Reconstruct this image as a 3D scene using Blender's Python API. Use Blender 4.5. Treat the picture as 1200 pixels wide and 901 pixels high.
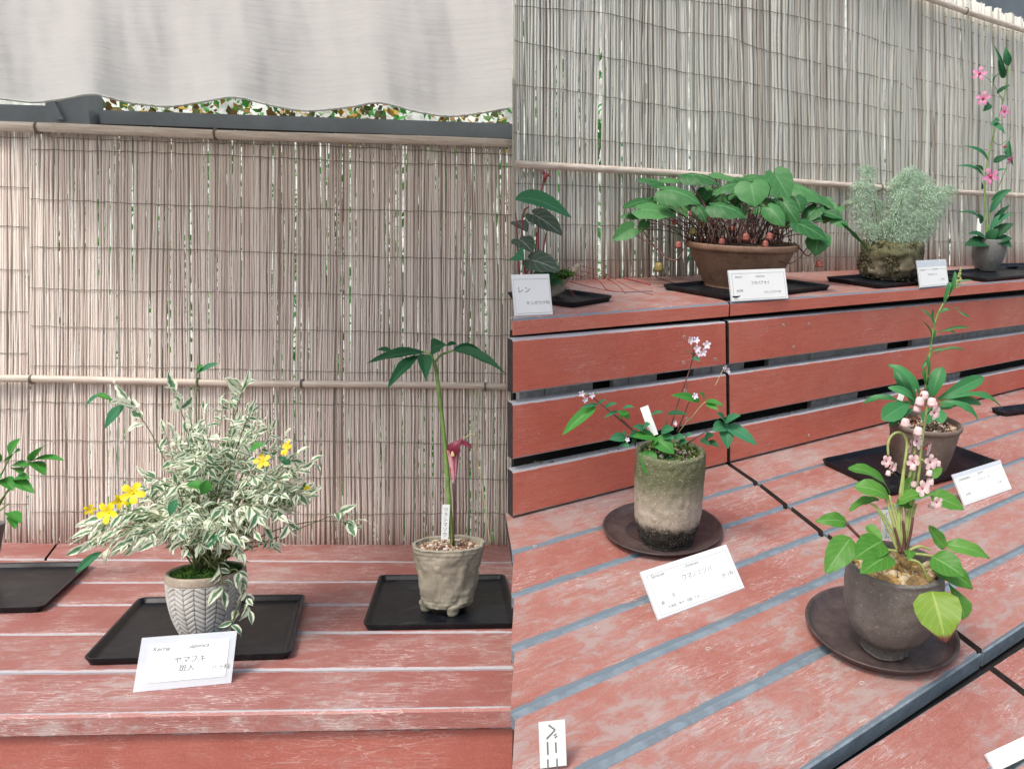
import bpy, math, random
from mathutils import Vector as V, Matrix, noise as mn
PI = math.pi
rnd = random.Random(7)
sc = bpy.context.scene
for o in list(bpy.data.objects): bpy.data.objects.remove(o)

# ------------------------------------------------------------------ camera, world, sun, exposure
FPX, PX, PY = 850.0, 750.0, 450.0            # focal length and principal point on a 1200 x 901 picture
CAM = V((0, 0, 1.25))
cd = bpy.data.cameras.new('camera'); cam = bpy.data.objects.new('camera', cd); sc.collection.objects.link(cam)
cd.sensor_width = 36; cd.lens = 36 * FPX / 1200; cd.shift_x = (600 - PX) / 1200; cd.shift_y = -(450.5 - PY) / 1200
cd.clip_start = .02; cd.clip_end = 300
cam.location = CAM; cam.rotation_euler = (PI / 2, 0, 0); sc.camera = cam
w = bpy.data.worlds.new('World'); sc.world = w; w.use_nodes = True
SUN_EL, SUN_AZ = math.radians(52), math.radians(205)     # compass-style azimuth from +Y, clockwise
nt = w.node_tree; bg = nt.nodes['Background']; sky = nt.nodes.new('ShaderNodeTexSky'); sky.sky_type = 'NISHITA'
sky.sun_disc = False; sky.sun_elevation = SUN_EL; sky.sun_rotation = SUN_AZ; sky.dust_density = 4; sky.air_density = 1.0; sky.ozone_density = .6
nt.links.new(sky.outputs[0], bg.inputs[0]); bg.inputs[1].default_value = .15
sd = bpy.data.lights.new('sun', 'SUN'); sd.energy = 1.5; sd.angle = math.radians(14); sd.color = (1, .965, .91)
sun = bpy.data.objects.new('sun', sd); sc.collection.objects.link(sun)
sdir = V((math.sin(SUN_AZ) * math.cos(SUN_EL), math.cos(SUN_AZ) * math.cos(SUN_EL), math.sin(SUN_EL)))
sun.rotation_euler = sdir.to_track_quat('Z', 'Y').to_euler(); sun.location = (0, -2, 4)
vs = sc.view_settings; vs.view_transform = 'Standard'; vs.look = 'None'; vs.gamma = 1; vs.use_curve_mapping = False; vs.exposure = .5

# ------------------------------------------------------------------ the two displays' frames
def rot3(a):
    x, y, z = a
    Rx = Matrix.Rotation(x, 3, 'X'); Ry = Matrix.Rotation(y, 3, 'Y'); Rz = Matrix.Rotation(z, 3, 'Z')
    return Rz @ Rx @ Ry
C2W = Matrix(((1, 0, 0), (0, 0, 1), (0, -1, 0)))
L2S = Matrix(((1, 0, 0), (0, 0, -1), (0, 1, 0)))
class Display:
    """a display stand with its own level frame: x along the boards, y away, z up, origin at eye height"""
    def __init__(s, ang, H):
        s.M3 = C2W @ rot3(ang) @ L2S; s.M = Matrix.Translation(CAM) @ s.M3.to_4x4(); s.H = H; s.I3 = s.M3.transposed()
    def ray(s, px, py): return s.I3 @ V(((px - PX) / FPX, 1, -(py - PY) / FPX))
    def pl(s, px, py, p, n):
        d = s.ray(px, py); return d * (p.dot(n) / d.dot(n))
    def h(s, px, py, z=0): return s.pl(px, py, V((0, 0, z - s.H)), V((0, 0, 1)))
    def w(s, px, py, dep): return s.ray(px, py) * dep
    def dep(s, p): return (s.M3 @ p).y
    def pr(s, p):
        q = s.M3 @ p; return (PX + FPX * q.x / q.y, PY - FPX * q.z / q.y)
    def height(s, p, py):
        a, b = 0, 2.0
        for _ in range(40):
            m = (a + b) / 2
            if s.pr(p + V((0, 0, m)))[1] > py: a = m
            else: b = m
        return a
    def rad(s, p, wpx):
        a, b = 0, 1.0
        for _ in range(40):
            m = (a + b) / 2
            xs = [s.pr(p + V((m * math.cos(t), m * math.sin(t), 0)))[0] for t in [k * PI / 16 for k in range(32)]]
            if max(xs) - min(xs) < wpx: a = m
            else: b = m
        return a
A = Display((.026, -.096, .028), .42)
B = Display((.267, -.623, .036), .56)
ID = Display((0, 0, 0), 1.25)

# ------------------------------------------------------------------ materials
def nmat(name):
    m = bpy.data.materials.new(name); m.use_nodes = True; t = m.node_tree; b = t.nodes['Principled BSDF']; return m, t, b
def N(t, kind, **kw):
    n = t.nodes.new('ShaderNode' + kind)
    for k, v in kw.items():
        if k in ('operation', 'blend_type', 'data_type', 'wave_type', 'bands_direction', 'feature', 'attribute_name', 'noise_dimensions', 'clamp', 'use_clamp'): setattr(n, k, v)
        else: n.inputs[k.replace('_', ' ')].default_value = v
    return n
def mth(t, op, a, b=None, c=None, clamp=False):
    n = t.nodes.new('ShaderNodeMath'); n.operation = op; n.use_clamp = clamp
    for i, x in enumerate((a, b, c)):
        if x is None: continue
        if isinstance(x, (int, float)): n.inputs[i].default_value = x
        else: t.links.new(x, n.inputs[i])
    return n.outputs[0]
def step(t, x, lo, hi):
    n = t.nodes.new('ShaderNodeMapRange'); n.interpolation_type = 'SMOOTHSTEP'
    t.links.new(x, n.inputs[0]); n.inputs[1].default_value = lo; n.inputs[2].default_value = hi; return n.outputs[0]
def mix(t, f, a, b):
    n = t.nodes.new('ShaderNodeMix'); n.data_type = 'RGBA'
    for i, x in ((0, f), (6, a), (7, b)):
        if isinstance(x, (int, float)): n.inputs[i].default_value = x
        elif isinstance(x, tuple): n.inputs[i].default_value = (*x[:3], 1)
        else: t.links.new(x, n.inputs[i])
    return n.outputs[2]
def coords(t, scale=(1, 1, 1), rot=(0, 0, 0), rand=0, src='Object'):
    tc = t.nodes.new('ShaderNodeTexCoord'); mp = t.nodes.new('ShaderNodeMapping'); mp.inputs['Scale'].default_value = scale; mp.inputs['Rotation'].default_value = rot
    o = tc.outputs[src]
    if rand:
        oi = t.nodes.new('ShaderNodeObjectInfo'); vm = t.nodes.new('ShaderNodeVectorMath'); vm.operation = 'MULTIPLY_ADD'
        cx = t.nodes.new('ShaderNodeCombineXYZ'); t.links.new(oi.outputs['Random'], cx.inputs[0]); t.links.new(oi.outputs['Random'], cx.inputs[1]); t.links.new(oi.outputs['Random'], cx.inputs[2])
        t.links.new(cx.outputs[0], vm.inputs[0]); vm.inputs[1].default_value = (rand, rand * .7, rand * 1.3); t.links.new(o, vm.inputs[2]); o = vm.outputs[0]
    t.links.new(o, mp.inputs[0]); return mp.outputs[0]
def noise(t, co, scale, detail=4, rough=.6, dist=0):
    n = t.nodes.new('ShaderNodeTexNoise'); n.inputs['Scale'].default_value = scale; n.inputs['Detail'].default_value = detail
    n.inputs['Roughness'].default_value = rough; n.inputs['Distortion'].default_value = dist; t.links.new(co, n.inputs['Vector']); return n.outputs[0]
def bump(t, b, h, strength=.3, dist=.002):
    n = t.nodes.new('ShaderNodeBump'); n.inputs['Strength'].default_value = strength; n.inputs['Distance'].default_value = dist
    t.links.new(h, n.inputs['Height']); t.links.new(n.outputs[0], b.inputs['Normal'])
def setc(t, b, c):
    if isinstance(c, tuple): b.inputs['Base Color'].default_value = (*c, 1)
    else: t.links.new(c, b.inputs['Base Color'])
def plain(name, col, rough=.5, var=.15, sc_=40, bmp=.2, spec=.5):
    m, t, b = nmat(name); co = coords(t); n = noise(t, co, sc_, 5)
    d = tuple(c * (1 - var) for c in col); l = tuple(min(1, c * (1 + var)) for c in col)
    setc(t, b, mix(t, step(t, n, .3, .7), d, l)); b.inputs['Roughness'].default_value = rough; b.inputs['Specular IOR Level'].default_value = spec
    if bmp: bump(t, b, n, bmp)
    return m

def m_board(name, paint, faded, bare, side, wear, scr=.6):
    m, t, b = nmat(name)
    c1 = coords(t, (1, 1, 1), rand=9); cs = coords(t, (1, 9, 9), rand=9)
    big = noise(t, c1, 4.5, 4, .6, .4); grain = noise(t, cs, 22, 6, .65); mid = noise(t, coords(t, (1, 2.0, 2.0), rand=5), 24, 10, .78, .5)
    col = mix(t, step(t, big, .3, .7), paint, faded)
    col = mix(t, mth(t, 'MULTIPLY', step(t, grain, .45, .75), .45), col, tuple(c * .72 for c in paint))
    fine = noise(t, c1, 420, 3, .7)
    col = mix(t, mth(t, 'MULTIPLY', step(t, fine, .45, .7), .22), col, tuple(min(1, c * 1.6 + .05) for c in faded))
    # bare patches, more of them where 'big' runs high
    pz = mth(t, 'ADD', mid, mth(t, 'MULTIPLY', big, .55))
    worn = step(t, pz, wear, wear + .08); col = mix(t, mth(t, 'MULTIPLY', worn, .75), col, bare)
    soft = step(t, pz, wear - .09, wear + .02); col = mix(t, mth(t, 'MULTIPLY', soft, .4), col, tuple((x + y) / 2 for x, y in zip(faded, bare)))
    # scratches in several directions
    msk = step(t, noise(t, c1, 8, 3), .44, .60)
    for ang, scx in ((.35, 30), (-.9, 34), (1.25, 26), (.05, 38), (-.35, 50), (.8, 44), (-1.35, 40)):
        s = noise(t, coords(t, (.10, 1, 1), (0, 0, ang), rand=7), scx * 2.2, 2, .5, .15)
        ln = mth(t, 'SUBTRACT', 1, step(t, mth(t, 'ABSOLUTE', mth(t, 'SUBTRACT', s, .5)), .0, .006))
        col = mix(t, mth(t, 'MULTIPLY', mth(t, 'MULTIPLY', ln, msk), scr), col, tuple(min(1, x * 1.4 + .08) for x in bare))
    # edge attribute: paint rubbed off at the arris
    at = t.nodes.new('ShaderNodeAttribute'); at.attribute_name = 'edge'
    em = mth(t, 'ADD', at.outputs['Fac'], mth(t, 'MULTIPLY', mth(t, 'SUBTRACT', noise(t, coords(t, (1, 2, 2), rand=3), 26, 8, .7), .5), .95))
    col = mix(t, step(t, em, .62, .74), col, side)
    blot = step(t, noise(t, c1, 11, 5, .7, 1.2), .66, .74); col = mix(t, mth(t, 'MULTIPLY', blot, .45), col, (.16, .10, .09))
    setc(t, b, col); r = mth(t, 'ADD', .36, mth(t, 'MULTIPLY', mid, .38)); t.links.new(r, b.inputs['Roughness'])
    bump(t, b, mth(t, 'ADD', grain, mth(t, 'MULTIPLY', worn, -.5)), .35, .0012)
    return m
M = {}
M['boardA'] = m_board('painted decking', (.285, .095, .08), (.345, .145, .125), (.44, .36, .34), (.36, .34, .36), .83)
M['boardB'] = m_board('painted decking worn', (.30, .105, .082), (.36, .165, .135), (.34, .30, .285), (.17, .215, .25), .80)
M['riser'] = m_board('painted riser board', (.50, .11, .070), (.56, .17, .115), (.45, .33, .30), (.40, .41, .43), 1.0, .22)
M['riserA'] = m_board('riser paint darkened against sun', (.33, .085, .062), (.40, .125, .095), (.45, .33, .30), (.40, .41, .43), .95, .3)  # riser paint made darker to offset the sun falling on the front boards
M['endgrain'] = plain('end grain in gap shade', (.035, .028, .026), .9, .3, 80)  # board ends coloured near black so the joint gaps look shaded
M['batten'] = plain('blue grey joint filler', (.17, .215, .25), .5, .2, 60)
M['battenA'] = plain('violet grey joint filler', (.20, .195, .23), .5, .2, 60)
M['battenlight'] = plain('grey batten', (.33, .34, .36), .6, .2, 60)
M['dark'] = plain('dark recess', (.012, .011, .011), .8, .3)  # near-black colour standing in for shade in the bench gaps and hollow
M['black'] = plain('black plastic', (.006, .008, .012), .36, .2, 90, .08, .18)
def m_black():
    m, t, b = nmat('black plastic'); co = coords(t, rand=3); d = noise(t, co, 300, 3, .8); st_ = noise(t, co, 16, 5, .7, 1.0)
    col = mix(t, mth(t, 'MULTIPLY', step(t, d, .64, .72), .5), (.006, .008, .012), (.12, .12, .11)); col = mix(t, mth(t, 'MULTIPLY', step(t, st_, .52, .72), .16), col, (.16, .16, .15)); setc(t, b, col)
    t.links.new(mth(t, 'ADD', .22, mth(t, 'MULTIPLY', st_, .35)), b.inputs['Roughness']); b.inputs['Specular IOR Level'].default_value = .25; bump(t, b, d, .08); return m
M['black'] = m_black()
M['saucer'] = plain('dark brown plastic', (.075, .055, .052), .4, .25, 70, .15, .3)
M['wire'] = plain('dark hemp twine', (.17, .15, .12), .8, .3, 300)
M['screw'] = plain('screw head', (.45, .40, .38), .35, .2, 200)
M['steel'] = plain('grey painted steel', (.17, .20, .225), .45, .15, 8)
M['water'] = plain('wet puddle', (.05, .04, .04), .06, .1, 9, 0)

def m_reed(name, c0, c1, c2):
    m, t, b = nmat(name); at = t.nodes.new('ShaderNodeAttribute'); at.attribute_name = 'tone'
    sp = t.nodes.new('ShaderNodeSeparateColor'); t.links.new(at.outputs['Color'], sp.inputs[0])
    n = noise(t, coords(t, (30, 30, 1.5)), 12, 5, .65); n2 = noise(t, coords(t), 2.2, 3)
    col = mix(t, sp.outputs[0], c0, c1); col = mix(t, mth(t, 'MULTIPLY', step(t, sp.outputs[1], .72, .95), .8), col, c2)
    col = mix(t, mth(t, 'MULTIPLY', step(t, n, .5, .85), .35), col, tuple(x * .6 for x in c0)); col = mix(t, mth(t, 'MULTIPLY', step(t, n2, .35, .7), .35), col, tuple(x * .8 for x in c1))
    setc(t, b, col); b.inputs['Roughness'].default_value = .55; bump(t, b, n, .3, .001); return m
M['reedA'] = m_reed('reed, pale', (.68, .585, .52), (.86, .79, .72), (.52, .40, .34))
M['reedB'] = m_reed('reed, grey', (.50, .51, .45), (.76, .76, .69), (.34, .30, .25))
def m_bamboo():
    m, t, b = nmat('dry bamboo'); n = noise(t, coords(t, (2, 30, 30)), 9, 5); n2 = noise(t, coords(t), 14, 4)
    col = mix(t, step(t, n, .35, .7), (.50, .42, .34), (.68, .61, .53)); col = mix(t, mth(t, 'MULTIPLY', step(t, n2, .6, .75), .4), col, (.38, .29, .22))
    setc(t, b, col); b.inputs['Roughness'].default_value = .42; bump(t, b, n, .15, .001); return m
M['bamboo'] = m_bamboo()
def m_cloth():
    m, t, b = nmat('shade cloth'); at = t.nodes.new('ShaderNodeUVMap')
    mp = t.nodes.new('ShaderNodeMapping'); mp.inputs['Scale'].default_value = (1, 1, 1); t.links.new(at.outputs[0], mp.inputs[0])
    wv = t.nodes.new('ShaderNodeTexWave'); wv.bands_direction = 'Y'; wv.inputs['Scale'].default_value = 5.5; wv.inputs['Distortion'].default_value = 7; wv.inputs['Detail'].default_value = 3; wv.inputs['Detail Scale'].default_value = 1.2
    mp2 = t.nodes.new('ShaderNodeMapping'); mp2.inputs['Scale'].default_value = (.35, 1, 1); t.links.new(at.outputs[0], mp2.inputs[0]); t.links.new(mp2.outputs[0], wv.inputs[0])
    amp = noise(t, mp.outputs[0], 5, 3); n = noise(t, mp.outputs[0], 3, 4)
    setc(t, b, mix(t, n, (.52, .55, .52), (.63, .66, .63))); b.inputs['Roughness'].default_value = .9
    bump(t, b, mth(t, 'MULTIPLY', wv.outputs[0], step(t, amp, .25, .6)), .8, .010)
    tr = t.nodes.new('ShaderNodeBsdfTranslucent'); tr.inputs[0].default_value = (.72, .70, .66, 1); ms = t.nodes.new('ShaderNodeMixShader'); ms.inputs[0].default_value = .45
    t.links.new(b.outputs[0], ms.inputs[1]); t.links.new(tr.outputs[0], ms.inputs[2]); t.links.new(ms.outputs[0], t.nodes['Material Output'].inputs[0]); return m
M['cloth'] = m_cloth(); M['hem'] = plain('cloth hem', (.46, .48, .45), .9, .15, 60)

def m_leaf(name, c, vein, c2=None, edge=None, edgew=.55, rough=.42, veins=9, vs_=.5, trans=.25, edgecol2=None, tip=None):
    """u across the blade (0..1), v along it; midrib, side veins, an optional pale or scorched margin"""
    m, t, b = nmat(name); uv = t.nodes.new('ShaderNodeUVMap'); sp = t.nodes.new('ShaderNodeSeparateXYZ'); t.links.new(uv.outputs[0], sp.inputs[0])
    u = mth(t, 'ABSOLUTE', mth(t, 'MULTIPLY_ADD', sp.outputs[0], 2, -1)); v = sp.outputs[1]
    oi = t.nodes.new('ShaderNodeObjectInfo'); ge = t.nodes.new('ShaderNodeNewGeometry')
    rn = mth(t, 'FRACT', mth(t, 'ADD', oi.outputs['Random'], ge.outputs['Random Per Island']))
    c2 = c2 or tuple(x * 1.5 for x in c)
    nz = noise(t, coords(t, rand=5), 60, 4)
    col = mix(t, rn, c, c2); col = mix(t, mth(t, 'MULTIPLY', step(t, nz, .3, .75), .35), col, tuple(x * .65 for x in c))
    f = mth(t, 'FRACT', mth(t, 'SUBTRACT', mth(t, 'MULTIPLY', v, veins), mth(t, 'MULTIPLY', u, veins * .28)))
    sv = mth(t, 'SUBTRACT', 1, step(t, mth(t, 'ABSOLUTE', mth(t, 'SUBTRACT', f, .5)), .0, .14)); mr = mth(t, 'SUBTRACT', 1, step(t, u, .02, .09))
    col = mix(t, mth(t, 'MULTIPLY', sv, vs_ * .6), col, vein); col = mix(t, mth(t, 'MULTIPLY', mr, min(1, vs_ * 1.5)), col, vein)
    if edge:
        en = mth(t, 'ADD', u, mth(t, 'MULTIPLY', mth(t, 'SUBTRACT', noise(t, coords(t, rand=5), 130, 4, .7), .5), 1.1))
        en = mth(t, 'ADD', en, mth(t, 'MULTIPLY', mth(t, 'SUBTRACT', rn, .5), .5)); col = mix(t, step(t, en, edgew, edgew + .12), col, edge)
    if tip:
        tn = mth(t, 'ADD', mth(t, 'MAXIMUM', mth(t, 'MULTIPLY', v, 1.0), mth(t, 'MULTIPLY', u, mth(t, 'MULTIPLY', v, 1.25))), mth(t, 'MULTIPLY', mth(t, 'SUBTRACT', noise(t, coords(t), 70, 4), .5), .35))
        col = mix(t, step(t, tn, .74, .82), col, tip)
    setc(t, b, col); b.inputs['Roughness'].default_value = rough + .06; b.inputs['Specular IOR Level'].default_value = .3; bump(t, b, mth(t, 'ADD', mth(t, 'ADD', sv, mr), mth(t, 'MULTIPLY', noise(t, coords(t, rand=5), 90, 3), .8)), -.5, .0010)
    tr = t.nodes.new('ShaderNodeBsdfTranslucent'); t.links.new(col, tr.inputs[0]); ms = t.nodes.new('ShaderNodeMixShader'); ms.inputs[0].default_value = trans
    t.links.new(b.outputs[0], ms.inputs[1]); t.links.new(tr.outputs[0], ms.inputs[2]); t.links.new(ms.outputs[0], t.nodes['Material Output'].inputs[0]); return m
M['l_kerria'] = m_leaf('variegated leaf', (.10, .25, .12), (.30, .44, .28), (.19, .36, .19), edge=(.88, .91, .74), edgew=.29, vs_=.2, trans=.32)
M['l_green'] = m_leaf('bright green leaf', (.04, .22, .03), (.12, .36, .08), (.07, .32, .05))
M['l_dark'] = m_leaf('deep green leaf', (.014, .09, .035), (.05, .17, .07), (.025, .13, .05), rough=.5, vs_=.35)
M['l_heart'] = m_leaf('heart leaf', (.022, .12, .03), (.15, .34, .15), (.09, .28, .09), rough=.42, vs_=.45, veins=6, trans=.2)
M['l_silver'] = m_leaf('silver veined leaf', (.07, .11, .075), (.30, .34, .30), (.09, .13, .09), rough=.6, vs_=.6, veins=6)
M['l_blue'] = m_leaf('cool green leaf', (.03, .17, .07), (.12, .30, .16), (.05, .24, .11), rough=.5, vs_=.4)
M['l_fresh'] = m_leaf('fresh leaf', (.06, .22, .025), (.20, .40, .12), (.12, .32, .05), rough=.38, vs_=.45, veins=7)
M['l_scorch'] = m_leaf('yellowing leaf with scorched margin', (.14, .27, .03), (.33, .45, .10), (.2, .33, .04), tip=(.13, .035, .03), rough=.4, veins=8)
M['l_strap'] = m_leaf('strap leaf', (.035, .19, .06), (.13, .33, .14), (.06, .27, .09), rough=.38, vs_=.4, veins=14)
M['l_silverfine'] = m_leaf('silvery thread leaf', (.40, .56, .40), (.5, .7, .6), (.74, .88, .74), rough=.7, vs_=.1, trans=.35)
M['stem'] = plain('green stem', (.16, .28, .06), .5, .3, 60); M['stemred'] = plain('red stem', (.26, .035, .045), .45, .3, 60)
M['stembrown'] = plain('brown red stem', (.10, .04, .03), .5, .35, 80); M['twigg'] = plain('green brown twig', (.13, .16, .06), .7, .4, 100); M['twig'] = plain('dark twig', (.07, .075, .04), .7, .4, 100)
M['straw'] = plain('dry straw stem', (.40, .35, .17), .7, .2, 60)
M['yellow'] = plain('yellow petal', (.84, .66, .01), .5, .12, 60, .1); M['orange'] = plain('orange yellow petal', (.84, .52, .01), .5, .15, 60)
M['pinkpetal'] = plain('pale pink petal', (.78, .56, .55), .5, .18, 90); M['magenta'] = plain('magenta centre', (.42, .04, .10), .5, .3, 90)
M['hotpink'] = plain('pink petal', (.66, .24, .42), .5, .18, 90); M['whitepetal'] = plain('white petal', (.74, .68, .80), .5, .1, 90)
M['spathe'] = plain('maroon spathe', (.17, .012, .035), .4, .35, 120); M['cream'] = plain('cream spadix', (.75, .62, .30), .5, .1)
M['cup'] = plain('brownish pink cup flower', (.30, .085, .065), .55, .35, 160); M['cupgreen'] = plain('greenish brown bud', (.22, .17, .05), .55, .35, 160)
M['paper'] = plain('white paper', (.80, .83, .82), .6, .02, 20, 0); M['ink'] = plain('faded ink', (.12, .17, .15), .7, .1, 20, 0); M['tag'] = plain('white plastic tag', (.76, .79, .78), .35, .03, 20, 0)
def m_clear():
    m, t, b = nmat('clear plastic'); setc(t, b, (.86, .91, .95)); b.inputs['Roughness'].default_value = .08
    tr = t.nodes.new('ShaderNodeBsdfTransparent'); tr.inputs[0].default_value = (.93, .96, .98, 1); ms = t.nodes.new('ShaderNodeMixShader'); ms.inputs[0].default_value = .55
    t.links.new(b.outputs[0], ms.inputs[1]); t.links.new(tr.outputs[0], ms.inputs[2]); t.links.new(ms.outputs[0], t.nodes['Material Output'].inputs[0]); return m
M['clear'] = m_clear()
def m_soil(name, cols, sat=1):
    m, t, b = nmat(name); ge = t.nodes.new('ShaderNodeNewGeometry'); r = t.nodes.new('ShaderNodeValToRGB'); r.color_ramp.interpolation = 'CONSTANT'
    t.links.new(ge.outputs['Random Per Island'], r.inputs[0]); el = r.color_ramp.elements
    for i, c in enumerate(cols):
        e = el[i] if i < 2 else el.new(i / len(cols)); e.position = i / len(cols); e.color = (*c, 1)
    n = noise(t, coords(t), 400, 3); setc(t, b, mix(t, mth(t, 'MULTIPLY', n, .35), r.outputs[0], (.05, .04, .03))); b.inputs['Roughness'].default_value = .8; return m
M['gravelred'] = m_soil('mixed gravel', [(.22, .09, .05), (.40, .24, .14), (.60, .50, .40), (.13, .07, .05), (.36, .15, .08), (.5, .36, .22), (.72, .66, .58)])
M['gravelyellow'] = m_soil('yellow pumice gravel', [(.48, .30, .10), (.38, .22, .07), (.58, .42, .20), (.30, .19, .08), (.62, .50, .32), (.42, .26, .06)])
M['moss'] = m_soil('moss blades', [(.04, .15, .01), (.07, .22, .015), (.02, .07, .008), (.12, .27, .02), (.05, .12, .02)])
M['soil'] = plain('dark soil', (.05, .033, .022), .95, .5, 200, .6)
def m_clay(name, base, light, dark, sp=90, green=None, band=None, rough=.85, lines=0):
    """unglazed clay: mottled, speckled; band = (z0,z1,z2) heights where algae ends and the wet foot starts"""
    m, t, b = nmat(name); co = coords(t); a = noise(t, co, 22, 6, .65); f = noise(t, co, sp * 5, 4, .75); g = noise(t, co, 60, 6, .7)
    col = mix(t, step(t, a, .3, .7), base, light); col = mix(t, mth(t, 'MULTIPLY', step(t, g, .5, .72), .5), col, dark)
    if band:
        s = t.nodes.new('ShaderNodeSeparateXYZ'); tc = t.nodes.new('ShaderNodeTexCoord'); t.links.new(tc.outputs['Object'], s.inputs[0]); z = mth(t, 'ADD', s.outputs[2], mth(t, 'MULTIPLY', mth(t, 'SUBTRACT', g, .5), .035))
        col = mix(t, mth(t, 'MULTIPLY', step(t, z, band[1], band[2]), .85), col, green); col = mix(t, mth(t, 'SUBTRACT', 1, step(t, z, band[0], band[0] + .018)), col, (.018, .016, .012))
    col = mix(t, mth(t, 'MULTIPLY', step(t, f, .58, .68), .55), col, tuple(min(1, x * 2.0 + .06) for x in light)); col = mix(t, mth(t, 'MULTIPLY', step(t, f, .40, .30), .6), col, tuple(x * .3 for x in dark))
    setc(t, b, col); b.inputs['Roughness'].default_value = rough
    hh = mth(t, 'ADD', g, mth(t, 'MULTIPLY', f, .6)); bump(t, b, hh, .6, .002); return m
M['potA'] = m_clay('sandy grey clay', (.26, .24, .18), (.36, .33, .26), (.17, .155, .11))
M['potDark'] = m_clay('smoky grey clay', (.115, .105, .095), (.17, .155, .14), (.06, .055, .052), 60, rough=.6)
M['potBrown'] = m_clay('brown grey clay', (.135, .10, .08), (.19, .15, .125), (.08, .06, .05), 60, rough=.6)
M['potRust'] = m_clay('rust brown clay', (.17, .095, .06), (.24, .15, .10), (.09, .05, .035), 50, rough=.55)
M['potGrey'] = m_clay('blue grey clay', (.13, .135, .13), (.20, .20, .19), (.07, .075, .07), 60, rough=.6)
M['potTall'] = m_clay('porous clay with algae', (.30, .26, .20), (.40, .36, .29), (.18, .16, .12), 70, green=(.075, .10, .035), band=(.012, .045, .085))
M['mossrock'] = m_clay('mossy tufa', (.12, .10, .06), (.25, .21, .15), (.035, .03, .018), 60, green=(.08, .085, .03), band=(.006, .03, .07))
def m_herring():
    m, t, b = nmat('pale carved clay'); at = t.nodes.new('ShaderNodeAttribute'); at.attribute_name = 'groove'; n = noise(t, coords(t), 30, 5); f = noise(t, coords(t), 260, 4, .7)
    col = mix(t, step(t, n, .3, .7), (.50, .49, .45), (.68, .68, .65)); col = mix(t, mth(t, 'MULTIPLY', step(t, f, .5, .7), .3), col, (.36, .33, .28)); col = mix(t, at.outputs['Fac'], col, (.16, .15, .13))
    setc(t, b, col); b.inputs['Roughness'].default_value = .8; bump(t, b, f, .4, .001); return m
M['herring'] = m_herring(); M['rimtan'] = m_clay('tan clay rim', (.38, .31, .24), (.46, .39, .31), (.28, .24, .15), 60)

# ------------------------------------------------------------------ builders
def link(o): sc.collection.objects.link(o); return o
def mesh(name, vs_, fs, mat, uvs=None, attr=None, smooth=False, mats=None, midx=None):
    me = bpy.data.meshes.new(name); me.from_pydata([tuple(v) for v in vs_], [], fs); me.validate() if False else None
    for m in (mats or [mat]): me.materials.append(m)
    if midx: me.polygons.foreach_set('material_index', midx)
    if uvs:
        ul = me.uv_layers.new(name='UVMap'); li = [0.0] * (2 * len(me.loops))
        for i, l in enumerate(me.loops): li[2 * i], li[2 * i + 1] = uvs[l.vertex_index]
        ul.data.foreach_set('uv', li)
    if attr:
        for k, vals in attr.items():
            if isinstance(vals[0], tuple):
                a = me.attributes.new(k, 'FLOAT_COLOR', 'POINT'); a.data.foreach_set('color', [c for v in vals for c in (*v, 1)[:4]])
            else: a = me.attributes.new(k, 'FLOAT', 'POINT'); a.data.foreach_set('value', vals)
    if smooth: me.polygons.foreach_set('use_smooth', [True] * len(me.polygons))
    me.update(); return me
class Thing:
    def __init__(s, D, name, label, cat, base, rz=0, group=None, kind=None):
        s.D = D; s.base = V(base); s.o = link(bpy.data.objects.new(name, None)); s.o.empty_display_size = .02
        s.R = Matrix.Rotation(rz, 4, 'Z'); s.o.matrix_world = D.M @ Matrix.Translation(s.base) @ s.R; s.L = (Matrix.Translation(s.base) @ s.R).inverted()
        s.o['label'] = label; s.o['category'] = cat
        if group: s.o['group'] = group
        if kind: s.o['kind'] = kind
    def part(s, name, me, parent=None, mat=None, label=None, kind=None, group=None):
        o = link(bpy.data.objects.new(name, me)); o.parent = parent or s.o
        if mat is not None: o.matrix_local = mat
        if label: o['label'] = label
        if kind: o['kind'] = kind
        return o
    def mesh(s, name, vs_, fs, mat, local=False, parent=None, label=None, kind=None, **kw):
        if not local: vs_ = [s.L @ V(v) for v in vs_]
        return s.part(name, mesh(name, vs_, fs, mat, **kw), parent, None, label, kind)
def smoothpts(pts, k=4):
    if len(pts) < 3 or k < 2: return pts
    out = []
    for i in range(len(pts) - 1):
        p0 = pts[max(i - 1, 0)]; p1 = pts[i]; p2 = pts[i + 1]; p3 = pts[min(i + 2, len(pts) - 1)]
        for j in range(k):
            u = j / k; out.append(.5 * ((2 * p1) + (p2 - p0) * u + (2 * p0 - 5 * p1 + 4 * p2 - p3) * u * u + (3 * p1 - p0 - 3 * p2 + p3) * u ** 3))
    out.append(pts[-1]); return out
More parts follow.
